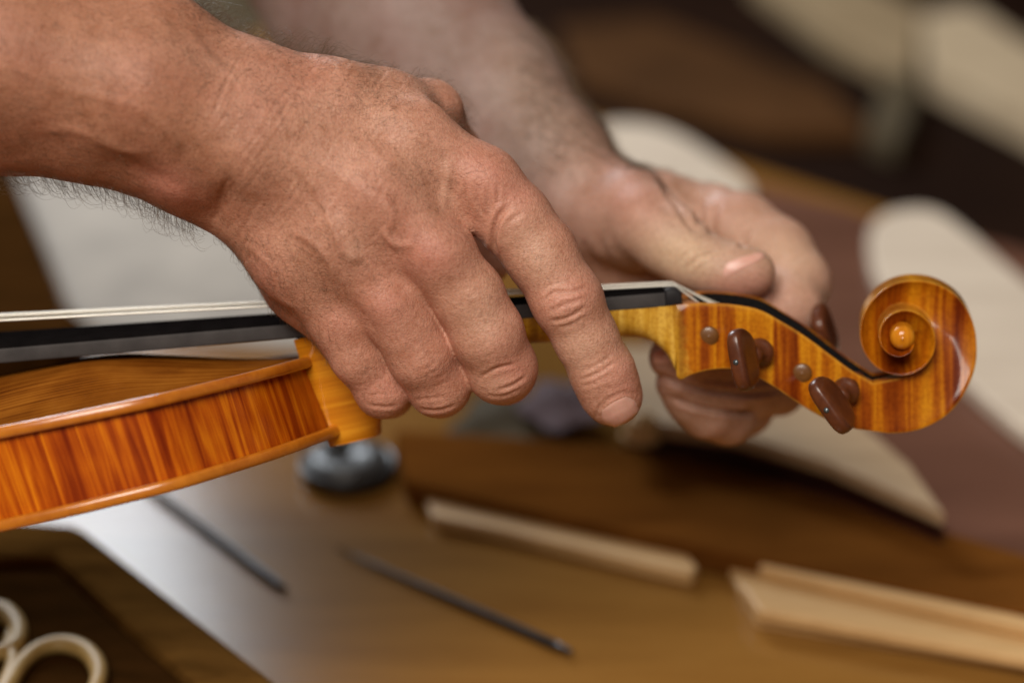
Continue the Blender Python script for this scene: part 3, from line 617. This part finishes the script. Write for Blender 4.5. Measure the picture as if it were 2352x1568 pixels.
for a_ in [(1520, 560, 110, 80, 30, .35), (1660, 620, 90, 60, 10, .2), (1720, 530, 130, 90, 40, .3), (1860, 640, 60, 90, 0, .3), (1640, 900, 140, 90, 0, .25)]: lh.tint(*a_, 'pale')
lh.done()

person = empty('person', 'person in view only as two hairy bare arms, hands gripping the violin neck and pegbox', 'person', W(L(300, 200, 55)))
armR = link('arm_and_hand', rh.V, rh.F, M['skin'], person, True, attrs={'red': rh.red, 'pale': rh.pale, 'tan': rh.tan}); armR['label'] = 'nearer arm, index finger pointing down along the neck'
armL = link('arm_and_hand', lh.V, lh.F, M['skin_cool'], person, True, attrs={'red': lh.red, 'pale': lh.pale, 'tan': lh.tan}); armL['label'] = 'farther arm, blurred, cool light painted into its skin, thumb on the pegbox'

def nail(fn, quad, parent, lift=.35, n=18, roundness=.35):
    """quad: outline corners base-left, base-right, tip-right, tip-left as seen; laid on the skin, slightly domed and proud"""
    a_, b_, c_, d_ = [np.array(q, float) for q in quad]; V = []; U = []
    for i in range(n):
        for j in range(n):
            u, v = i / (n - 1) * 2 - 1, j / (n - 1) * 2 - 1
            r = max(abs(u), abs(v)); q = math.hypot(u, v) or 1
            k = (1 - roundness) + roundness * r / q; uu, vv = (u * k + 1) / 2, (v * k + 1) / 2
            p2 = (a_ * (1 - uu) + b_ * uu) * (1 - vv) + (d_ * (1 - uu) + c_ * uu) * vv
            p = hit(fn, *p2)
            cc = (a_ + b_ + c_ + d_) / 4; kk = .06
            while p is None and kk < 1: p = hit(fn, *(p2 * (1 - kk) + kk * cc)); kk += .06
            g = fn.grad(p[None])[0]; e = max(abs(u), abs(v)); V.append(p + g * (lift * (1 - smoothstep(.62, 1.0, max(abs(u), -v))) * (.55 + .45 * smoothstep(-1, .3, v)) + .16 * smoothstep(.5, .95, v) - .22 * smoothstep(.8, 1.0, max(abs(u), -v)) - .25 * (v > .99)))
    return link('fingernail', V, grid_faces(n, n, flip=False), M['nail'], parent, True)
nail(RH, [(1364, 944), (1444, 896), (1480, 938), (1397, 993)], armR, .42, 26, .5)
nail(LH, [(1648, 650), (1660, 600), (1744, 577), (1762, 592)], armL, .4, 22, .5)
nail(LH, [(1545, 795), (1545, 835), (1500, 838), (1500, 800)], armL, .3)

# hair
def hairs(sk, regions, parent):
    Vs, Fs, base = [], [], 0
    for (poly, cnt, ln, flow, lift, curl, rad, edge) in regions:
        x0, y0, x1, y1 = poly
        idx = np.where((sk.Q[:, 0] > x0) & (sk.Q[:, 0] < x1) & (sk.Q[:, 1] > y0) & (sk.Q[:, 1] < y1) & (sk.n[:, 2] > -.35) & ((sk.n[:, 2] < .35) | (not edge)))[0]
        if not len(idx): continue
        if not edge:                    # thinner towards the borders of each patch
            e_ = np.minimum(np.minimum(sk.Q[idx, 0] - x0, x1 - sk.Q[idx, 0]) / (x1 - x0), np.minimum(sk.Q[idx, 1] - y0, y1 - sk.Q[idx, 1]) / (y1 - y0)); pr = smoothstep(0, .3, e_) + .02; pr /= pr.sum()
            idx = rng.choice(idx, min(cnt, len(idx)), replace=False, p=pr)
        else: idx = rng.choice(idx, min(cnt, len(idx)), replace=False)
        P = sk.V[idx]; nn = sk.n[idx]; k = len(idx)
        f = np.array([flow[0], flow[1], .0]) + rng.normal(0, .4, (k, 3)); f -= (f * nn).sum(1)[:, None] * nn; f /= np.linalg.norm(f, axis=1)[:, None]
        b = np.cross(nn, f); le = ln * rng.uniform(.4, 1.2, k); cu = rng.normal(0, curl, k); lf = lift * rng.uniform(.4, 1.5, k)
        m_ = 8; C = np.zeros((k, m_, 3))
        for s_ in range(m_):
            t = s_ / (m_ - 1); C[:, s_] = P + le[:, None] * (f * (t * .95 - .25 * t**3 * np.abs(cu)[:, None]) + nn * (lf * (t - .8 * t * t))[:, None] + b * (cu * t * t)[:, None]) - nn * .1 * (1 - t)
        rr = rad * np.linspace(1, .35, m_); T3 = np.gradient(C, axis=1); T3 /= np.linalg.norm(T3, axis=2)[..., None]
        A_ = np.cross(T3, np.array([.2, .3, 1.])); A_ /= np.linalg.norm(A_, axis=2)[..., None]; Bq = np.cross(T3, A_)
        R_ = np.stack([C + rr[None, :, None] * (math.cos(w_) * A_ + math.sin(w_) * Bq) for w_ in (0, 2.094, 4.189)], 2)   # k,m,3,3
        Vs.append(R_.reshape(-1, 3)); q = np.arange(k)[:, None, None] * m_ * 3 + np.arange(m_ - 1)[None, :, None] * 3
        for e in range(3):
            e2 = (e + 1) % 3; Fs.append(np.stack([q + e, q + e2, q + 3 + e2, q + 3 + e], -1).reshape(-1, 4) + base)
        base += k * m_ * 3
    o = link('arm_hair', np.concatenate(Vs), np.concatenate(Fs), M['hair'], parent, True); o['kind'] = 'stuff'; return o
hairs(rh, [((-60, 340, 450, 540), 480, 8.0, (.85, -.35), 2.0, 1.0, .05, 1), ((420, 500, 760, 830), 130, 4.0, (.6, -.6), 1.6, .8, .04, 1), ((380, -20, 760, 200), 330, 8.5, (.8, .25), 1.9, .9, .045, 1), ((700, 100, 1080, 300), 300, 5.5, (.8, .1), 1.7, .9, .04, 1),
           ((-160, -120, 560, 520), 1300, 5.5, (.8, -.4), .35, .5, .031, 0), ((380, -60, 1000, 330), 900, 5.0, (.75, .3), .4, .5, .036, 0),
           ((420, 160, 1000, 760), 800, 4.2, (.65, -.55), .3, .5, .031, 0), ((480, 460, 820, 900), 700, 3.8, (.5, -.75), .45, .6, .031, 0), ((760, 780, 950, 950), 260, 3.2, (.35, -.8), .4, .6, .031, 0), ((920, 800, 1090, 950), 220, 3.2, (.35, -.8), .4, .6, .031, 0), ((1080, 540, 1330, 700), 140, 2.4, (.4, -.8), .3, .4, .031, 0), ((850, 300, 1150, 600), 400, 4.0, (.8, -.3), .25, .5, .031, 0)], armR)
hairs(lh, [((1150, 40, 1480, 420), 800, 8.0, (.55, -.7), .9, .6, .06, 1), ((1150, 40, 1480, 420), 1800, 6.0, (.55, -.7), .5, .5, .06, 0), ((1380, 370, 1640, 440), 260, 5.0, (.7, -.1), 1.0, .6, .05, 1), ((1480, 460, 1640, 600), 120, 2.5, (.7, -.4), .3, .4, .04, 0)], armL)

# ------------------------------------------------------------------ violin
def frame(roll, elev, wroll=None):
    r, e = math.radians(roll), math.radians(elev); wr = r if wroll is None else math.radians(wroll)
    u = np.array([math.cos(r), math.sin(r), 0]); w = np.array([-math.sin(wr) * math.cos(e), math.cos(wr) * math.cos(e), math.sin(e)])
    v = np.array([math.sin(r) * math.sin(e), -math.cos(r) * math.sin(e), math.cos(e)]); return u, v, w
ub, vb, wb = frame(11.5, 2.8, 17.5)
OB = L(727, 813, 14) - 14 * vb
vio = empty('violin', 'glossy orange brown violin held by the neck, scroll at right', 'violin', W(OB))
half = [(0, 0), (-.5, 10), (-5, 22), (-12, 37), (-22, 53), (-35, 67), (-50, 79.5), (-72, 82.5), (-95, 81), (-118, 75), (-138, 66), (-152, 60.5), (-166, 55), (-195, 53.5), (-220, 58), (-238, 71), (-262, 91), (-290, 102), (-320, 99), (-342, 80), (-352, 50), (-356, 20), (-356, 0)]
hs = spl(half, 120); out = np.concatenate([hs, (hs * [1, -1])[-2:0:-1]]); no = len(out)
tg = np.roll(out, -1, 0) - np.roll(out, 1, 0); tg /= np.linalg.norm(tg, axis=1)[:, None]; nr2 = np.stack([tg[:, 1], -tg[:, 0]], 1)
if ((out - out.mean(0)) * nr2).sum() > 0: nr2 = -nr2       # inward
arc = np.concatenate([[0], np.cumsum(np.linalg.norm(np.diff(out, axis=0), axis=1))])
def B3(u, v, w): return OB + np.asarray(u)[..., None] * ub + np.asarray(v)[..., None] * vb + np.asarray(w)[..., None] * wb
def ribh(u): return np.interp(u, [-356, -115, -10, 0], [29, 26.5, 22.6, 22.4])
def rings(prof):                        # prof: list of (inset, w offset function or value)
    V = [B3((out + nr2 * i_)[:, 0], (out + nr2 * i_)[:, 1], (w_(out[:, 0]) if callable(w_) else np.full(no, float(w_)))) for i_, w_ in prof]
    return np.concatenate(V), grid_faces(len(prof), no, cv=True)
bead = [(2.6, -4.2), (1.0, -4.2), (.25, -3.7), (0, -2.9), (0, -1.6), (.3, -.7), (.9, -.15), (1.7, 0), (2.6, -.15)]
V, F = rings(bead); link('edge_bead', V, F, M['edge'], vio)
V, F = rings([(i_, (lambda u, w_=w_: -ribh(u) - 8.2 - w_ * 1.0 - 0.0)) for i_, w_ in bead]); link('edge_bead', V, F, M['edge'], vio)
# ribs
prof = [(3.0, (lambda u, t=t: -4.1 - t * (ribh(u) + .1))) for t in np.linspace(0, 1, 9)]
V, F = rings(prof); uvr = np.stack([np.tile(arc, 9) * .1, np.repeat(np.linspace(0, 1, 9), no) * 2.6], 1)
link('rib', V, F, M['rib'], vio, uv=uvr)
# arched top plate: rings from the bead to the long axis
def arched(sign, name, mat, arch):
    V, UV = [], []; spine = np.stack([np.interp(out[:, 0], [-356, 0], [-300, -52]), np.zeros(no)], 1); st = out + nr2 * 2.5
    for t in np.linspace(0, 1, 34)**1.25:
        q = st * (1 - t) + spine * t; dd = np.linalg.norm(q - out, axis=1)
        h = -1.1 * np.exp(-((dd - 6.5) / 4.0)**2) - .25 + arch * smoothstep(3, 84, dd)
        w_ = h if sign > 0 else -ribh(out[:, 0]) - 8.2 - h
        V.append(B3(q[:, 0], q[:, 1], w_)); UV.append(q * .1)
    V = np.concatenate(V); return link(name, V, grid_faces(34, no, cv=True), mat, vio, uv=np.concatenate(UV))
arched(1, 'top_plate', M['top'], 15); arched(-1, 'back_plate', M['rib'], 5)
pw = lambda dd: -1.1 * np.exp(-((dd - 6.5) / 4.0)**2) - .25 + 15 * smoothstep(3, 84, dd) + .07
V, F = rings([(dd, float(pw(np.array(dd)))) for dd in (3.9, 4.5, 5.1)]); link('purfling', V, F, M['trench'], vio)
# heel
lv = [(6.6, 16.5, 62), (3, 16.2, 56), (-2, 15.6, 47), (-8, 14.6, 36), (-14, 13.6, 27), (-20, 12.4, 20.5), (-26, 11.4, 16), (-30, 10.8, 14), (-33.2, 10.5, 13.2), (-33.9, 9.6, 12.2)]
V, UV = [], []; na = 28
for w_, hw, ln in lv:
    a_ = np.linspace(-math.pi / 2, math.pi / 2, na); u = (ln + 5.4) * np.maximum(np.cos(a_), 0)**(.9) - 6.0; v = hw * np.sin(a_)
    V.append(B3(u, v, np.full(na, w_ + .0 * ln))); UV.append(np.stack([(a_ + 2) * 1.3, np.full(na, w_ * .1)], 1))
V = np.concatenate(V); F = grid_faces(len(lv), na, cv=True) + [tuple(range((len(lv) - 1) * na, len(lv) * na))]
link('heel', V, F, M['heel'], vio, uv=np.concatenate(UV)[:, ::-1])

# head: neck, pegbox and scroll are one ribbon of cross-sections
vh = np.array([-.14, -.19, .972])
CS = np.array([2072.0, 777.0])
RT = np.array([(-40, 252), (-21, 229), (-7, 219), (11, 214), (31, 206), (52, 189), (85, 170), (125, 160), (140, 154), (166, 137), (200, 119), (225, 109), (258, 98), (303, 89), (341, 86), (364, 86), (393, 84), (427, 80), (455, 76), (488, 71), (529, 66), (566, 60), (602, 56), (642, 51), (675, 48), (711, 44), (747, 38), (783, 31), (800, 26), (830, 18), (1200, .5)], float)
HT = np.array([(-40, 9.4), (0, 9.0), (90, 7.6), (180, 7.4), (270, 9.2), (360, 12.0), (450, 14.8), (540, 17.4), (630, 19.6), (720, 21.4), (770, 21.6), (800, 20), (830, 14), (1200, 14)], float)
fr_ = lambda q: np.interp(q, RT[:, 0], np.convolve(np.pad(RT[:, 1], 1, 'edge'), [.2, .6, .2], 'valid'))
fh_ = lambda q: np.interp(q, HT[:, 0], HT[:, 1])
def ridge(q): r = fr_(q); return L(CS[0] + r * math.sin(math.radians(q)), CS[1] + r * math.cos(math.radians(q)), fh_(q))
st = [  # bottom x,y  top x,y  half-width  squareness  cavity
    (1050, 812, 1050, 742, 14.2, 2.1, 0), (1250, 800, 1250, 727, 13.4, 2.1, 0), (1400, 788, 1400, 714, 12.8, 2.2, 0), (1455, 787, 1455, 710, 12.6, 2.3, 0), (1492, 796, 1492, 707, 12.6, 2.8, 0), (1522, 817, 1520, 704, 12.8, 3.8, 0),
    (1545, 848, 1545, 702, 13.0, 6, 0), (1561, 873, 1566, 700, 13.2, 12, 0), (1585, 862, 1586, 698, 13.2, 18, .3), (1630, 850, 1630, 697, 12.9, 20, 1), (1680, 848, 1685, 701, 12.5, 20, 1), (1730, 862, 1742, 712, 12.0, 20, 1), (1780, 890, 1795, 740, 11.4, 20, 1),
    (1830, 924, 1852, 775, 10.8, 20, 1), (1878, 953, 1908, 817, 10.3, 20, 1), (1925, 974, 1958, 853, 9.9, 20, .8), (1968, 986, 2005, 880, 9.6, 20, .4)]
SB, ST, SHh, SP, SCV, SSC = [], [], [], [], [], []
A_ = spl(np.array(st, float), 110)
for bx, by, tx, ty, h_, p_, c_ in A_:
    SB.append(L(bx, by, h_)); ST.append(L(tx, ty, h_)); SHh.append(h_); SP.append(max(p_, 2)); SCV.append(min(max(c_, 0), 1)); SSC.append(0)
nA = len(A_)
for q in np.linspace(-8, 826, 230):
    hh = fh_(q); sc_ = np.interp(q, [-8, 40, 120, 300, 450, 700, 830], [.5, 1.6, 4.0, 6.2, 6.6, 5.0, .6]); q2 = q + 360
    t_ = ridge(q2) - (fh_(q2) - hh) * vh
    if q < 30: t_ = t_ + (L(2058, 878, hh) - t_) * (1 - smoothstep(-8, 30, q)) * .6
    SB.append(ridge(q)); ST.append(t_); SHh.append(hh); SP.append(22); SCV.append(0); SSC.append(sc_)
SB, ST, SHh, SP, SSC = map(np.array, (SB, ST, SHh, SP, SSC)); nS = len(SB)
def section(i, m_=20):
    """from the near top lip over the near face, the underside and the far face to the far top lip"""
    B_, T_, h_, p_, s_ = SB[i], ST[i], SHh[i], SP[i], SSC[i]; pts = []
    sq = p_ > 9
    ss = np.concatenate([np.linspace(0, .97, m_), [.985, 1.0, 1.0]])
    for k, f in enumerate(ss):
        if sq:
            z = h_ - (.45 if k == m_ + 1 else .12 if k == m_ else 1.3 if k == m_ + 2 else 0)
            if s_ > 0: z -= s_ * np.clip(1 - f / .93, 0, 1)**.7 * (1 if k < m_ else 0) + .25 * math.sin(math.pi * f) * (k < m_)
            elif k == 0: z -= .5
            if s_ > 0 and k == m_: z += 0
        else:
            a2 = f * math.pi / 2; f = math.sin(a2)**(2 / p_); z = h_ * max(math.cos(a2), 0)**(2 / p_)
        pts.append(T_ + (B_ - T_) * f + (z - h_) * vh)
    near = np.array(pts); far = np.array([q + 0 for q in near])
    zc = []
    for q, f in zip(near, range(len(near))):
        zz = h_ + (q - (T_ + (B_ - T_) * 0))[2] * 0
    return near
def mirror(i, near):                    # reflect the near half through the centre plane of the station, along vh
    B_, T_, h_ = SB[i], ST[i], SHh[i]; e = B_ - T_; e = e / np.linalg.norm(e); n_ = np.cross(e, [0, 0, 1.0]); n_ /= np.linalg.norm(n_)
    out_ = []
    for q in near:
        r = q - T_; bs_ = np.stack([e, n_, vh], 1); c_ = np.linalg.solve(bs_, r)     # z above the lip plane is c_[2]
        out_.append(T_ + e * c_[0] + n_ * c_[1] + vh * (-c_[2] - 2 * h_))
    return np.array(out_)
def cut_i(A_, nA): return int(np.argmin(np.abs(A_[:, 2] - 1575)))
SEC = []
for i in range(nS):
    nr_ = section(i); SEC.append(np.concatenate([nr_, mirror(i, nr_)[::-1]]))
SEC = np.array(SEC); ms = SEC.shape[1]; hm = ms // 2
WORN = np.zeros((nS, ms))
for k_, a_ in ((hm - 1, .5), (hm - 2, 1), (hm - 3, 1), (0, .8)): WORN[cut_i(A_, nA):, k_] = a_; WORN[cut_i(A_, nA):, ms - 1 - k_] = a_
def ribbon(name, i0, i1, mat):
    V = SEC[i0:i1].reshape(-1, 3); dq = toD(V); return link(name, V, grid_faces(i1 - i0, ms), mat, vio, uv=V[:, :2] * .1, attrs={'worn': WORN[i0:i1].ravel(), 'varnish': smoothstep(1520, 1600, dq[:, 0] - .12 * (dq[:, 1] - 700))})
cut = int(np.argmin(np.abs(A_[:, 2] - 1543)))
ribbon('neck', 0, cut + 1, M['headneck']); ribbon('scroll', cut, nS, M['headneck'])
# lips and black peg cavity
lipV, cavV = [], []; i_a = cut; rows = range(i_a, nA + 6)
for i in rows:
    c_ = SCV[i] if i < nA else 0; h_ = SHh[i]; T_, B_ = ST[i], SB[i]; li = 3.3 if c_ > .01 else h_
    li = h_ - (h_ - 1.9) * min(1, c_ * 1.3); dep = (B_ - T_) * .62 * c_
    lipV.append([T_ - .5 * vh, T_ - .9 * vh - (B_ - T_) * .004, T_ - (li - .3) * vh, T_ - li * vh + (B_ - T_) * .01, T_ - (2 * h_ - li) * vh + (B_ - T_) * .01, T_ - (2 * h_ - li + .3) * vh, T_ - (2 * h_ - .9) * vh - (B_ - T_) * .004, T_ - (2 * h_ - .5) * vh])
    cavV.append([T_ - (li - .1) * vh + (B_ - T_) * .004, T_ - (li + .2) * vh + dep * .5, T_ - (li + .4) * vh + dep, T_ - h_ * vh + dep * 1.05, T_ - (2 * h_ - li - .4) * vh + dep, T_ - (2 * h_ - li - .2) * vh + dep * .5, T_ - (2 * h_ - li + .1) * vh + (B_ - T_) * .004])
lipV, cavV = np.array(lipV), np.array(cavV); nr_ = len(lipV)
mb = MB()
for sl in (slice(0, 4), slice(4, 8)): mb.add(lipV[:, sl].reshape(-1, 3), grid_faces(nr_, 4))
V, F = mb.get(); link('pegbox_lip', V, F, M['head'], vio, uv=V[:, :2] * .1)
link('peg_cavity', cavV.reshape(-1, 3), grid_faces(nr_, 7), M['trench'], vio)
# eye of the scroll
e0 = L(CS[0] + 1, CS[1] + 1, 22.0); n_ = 26; V = []
prof = [(4.45, -9), (4.4, -2.3), (4.15, -1.2), (3.5, -.1), (2.5, .65), (1.3, 1.0), (.05, 1.1)]
ex, ey = np.array([1, 0, 0.14]), np.array([0, 1, .19]); ex = ex - vh * (ex @ vh); ex /= np.linalg.norm(ex); ey = np.cross(vh, ex)
def lathe(prof, c, axis, a_, b_, n=26):
    V = [c + axis * z + r * (math.cos(t) * a_ + math.sin(t) * b_) for r, z in prof for t in np.linspace(0, 2 * np.pi, n, endpoint=False)]
    return np.array(V), grid_faces(len(prof), n, cv=True) + [tuple((len(prof) - 1) * n + k for k in range(n))]
V, F = lathe(prof, e0, vh, ex, ey); link('scroll_eye', V, F, M['heel'], vio, uv=V[:, :2] * .1)

# fingerboard, nut, strings
uf, vf, wf = frame(4.75, 3.6); OF = L(1549, 703, 12.2) - 12.2 * vf
def hwf(u): return np.interp(u, [-270, 0], [21, 12.2])
def crown(u, v): return 5.2 + math.sqrt(42**2 - v * v) - math.sqrt(42**2 - hwf(u)**2)
def fbsec(u, dz=0, hw=None):
    hw = hwf(u) if hw is None else hw
    P = [(hw - .5, 0), (hw, .35), (hw, 4.7), (hw - .25, 5.1 + dz)] + [(v, crown(u, v) + dz) for v in np.linspace(hw - .7, -hw + .7, 19)] + [(-hw + .25, 5.1 + dz), (-hw, 4.7), (-hw, .35), (-hw + .5, 0)]
    return [OF + uf * u + vf * v + wf * w_ for v, w_ in P]
us = list(np.linspace(-270, -3, 20)); V = np.array([fbsec(u) for u in us]); m_ = V.shape[1]
F = grid_faces(len(us), m_, cv=True) + [tuple(range(m_)), tuple(range((len(us) - 1) * m_, len(us) * m_))[::-1]]
fb = link('fingerboard', V.reshape(-1, 3), F, M['ebony'], vio, smooth=False); bevel(fb, .0004, 2, 25)
fb.data.materials.clear(); fb.data.materials.append(M['ebony_side']); fb.data.materials.append(M['ebony_top'])
for p in fb.data.polygons:
    p.use_smooth = True
    if len(p.vertices) == 4 and 3 <= min(v % m_ for v in p.vertices) and max(v % m_ for v in p.vertices) <= 23: p.material_index = 1
rows = []
for u, dz, dh in [(-2.9, -.5, .5), (-2.7, .3, .1), (-2.0, .75, 0), (0.2, .8, 0), (1.6, .4, .1), (2.6, -.6, .5), (3.0, -2.0, .9)]: rows.append(fbsec(u, dz, hwf(0) - dh))
V = np.array(rows); nut = link('nut', V.reshape(-1, 3), grid_faces(len(rows), m_, cv=True) + [tuple(range(m_)), tuple(range((len(rows) - 1) * m_, len(rows) * m_))[::-1]], M['ebony'], vio)
ends = [L(1628, 712, 7), L(1668, 716, 3), L(1690, 722, -3), L(1722, 728, -7)]
for k, v in enumerate([8.2, 2.8, -2.8, -8.2]):
    top = crown(0, v) + .75 + .35
    bridge = OF + uf * -325 + vf * v * 2.05 + wf * (crown(-270, v * 1.5) + 8.6); nutp = OF + uf * -.8 + vf * v + wf * top; nut2 = OF + uf * .9 + vf * v + wf * (top - .1)
    P = [bridge + (nutp - bridge) * t for t in np.linspace(0, 1, 30)] + [nut2 + (ends[k] - nut2) * t for t in np.linspace(0, 1, 12)]
    r_ = [.42, .40, .36, .26][k]; V, F = tube(P, r_, 8); link('string', V, F, M['string'] if k < 3 else M['gut'], vio)
# bridge, out of frame to the left: carries the strings
bc = OF + uf * -325; V = []
for du in (-1.2, 1.2):
    for vv in np.linspace(-20, 20, 15): V.append(bc + uf * du + vf * vv + wf * (crown(-270, vv * .72) + 8.2))
    for vv in np.linspace(20, -20, 15): V.append(bc + uf * du + vf * vv + wf * (-19))
F = [tuple(range(30)), tuple(range(30, 60))[::-1]] + [(i, (i + 1) % 30, 30 + (i + 1) % 30, 30 + i) for i in range(30)]
link('bridge', V, F, M['strip'], vio, smooth=False)

# pegs
def superell(c, ax, hx, n=22, e1=.5, e2=.6):
    V = []
    sg = lambda x, p: math.copysign(abs(x)**p, x)
    for i in range(n + 1):
        t = -math.pi / 2 + math.pi * i / n
        for j in range(n):
            p = 2 * math.pi * j / n; V.append(c + ax[0] * hx[0] * sg(math.cos(t), e1) * sg(math.cos(p), e2) + ax[1] * hx[1] * sg(math.cos(t), e1) * sg(math.sin(p), e2) + ax[2] * hx[2] * sg(math.sin(t), e1))
    return np.array(V), grid_faces(n + 1, n, cv=True)
def peg(c, o, longd, pin_at=None, sh=12, hx=(11, 3.4, 8.0)):
    ax = (o - c) / np.linalg.norm(o - c); ln = np.linalg.norm(o - c)
    l_ = np.array([longd[0], -longd[1], 0.0]); l_ = l_ - ax * (l_ @ ax); l_ /= np.linalg.norm(l_); t_ = np.cross(ax, l_)
    mb = MB(); V, F = lathe([(3.1, -sh), (3.4, -.5), (3.5, 1.2), (4.6, 1.6), (5.1, 2.6), (5.0, 3.6), (3.9, 4.3), (3.0, 5.6), (2.9, 7.5), (3.6, 10), (3.0, 12), (.1, 12.2)], c, ax, l_, t_, 22); mb.add(V, F)
    hc = c + ax * (ln - hx[2]); V, F = superell(hc, (l_, t_, ax), hx)
    r = V - hc; ll = (r @ l_) / hx[0]; aa = (r @ ax) / hx[2]; V = V + (t_[None] * ((r @ t_) * (-.22 * (1 - np.abs(ll)**2) * (1 - aa**2)))[:, None]) - l_[None] * ((r @ l_) * .22 * smoothstep(.1, -1, aa))[:, None]
    mb.add(V, F); V, F = mb.get(); pg = link('peg', V, F, M['peg'], vio)
    if pin_at is not None:
        V, F = lathe([(1.0, -1.2), (1.0, .15), (.7, .45), (.05, .55)], c + ax * ln, ax, l_, t_, 14); link('pin', V, F, M['pin'], pg)
    return pg
peg(L(1752, 806, 12), L(1690, 832, 36), (24, 149), True)
peg(L(1948, 893, 10.5), L(1898, 942, 34), (85, 119), True)
peg(L(1872, 812, -10), L(1902, 742, -36), (10, 40), None, hx=(10, 3.4, 8))
peg(L(1655, 735, -13), L(1690, 668, -40), (80, -40), None, hx=(9, 3.4, 8))
for x, y, h_ in [(1628, 772, 12.9), (1842, 857, 10.9)]:
    V, F = lathe([(3.55, -4), (3.5, .15), (3.2, .45), (2.2, .75), (1.0, .9), (.05, .95)], L(x, y, h_), vh, ex, ey); link('peg_end', V, F, M['pegend'], vio)
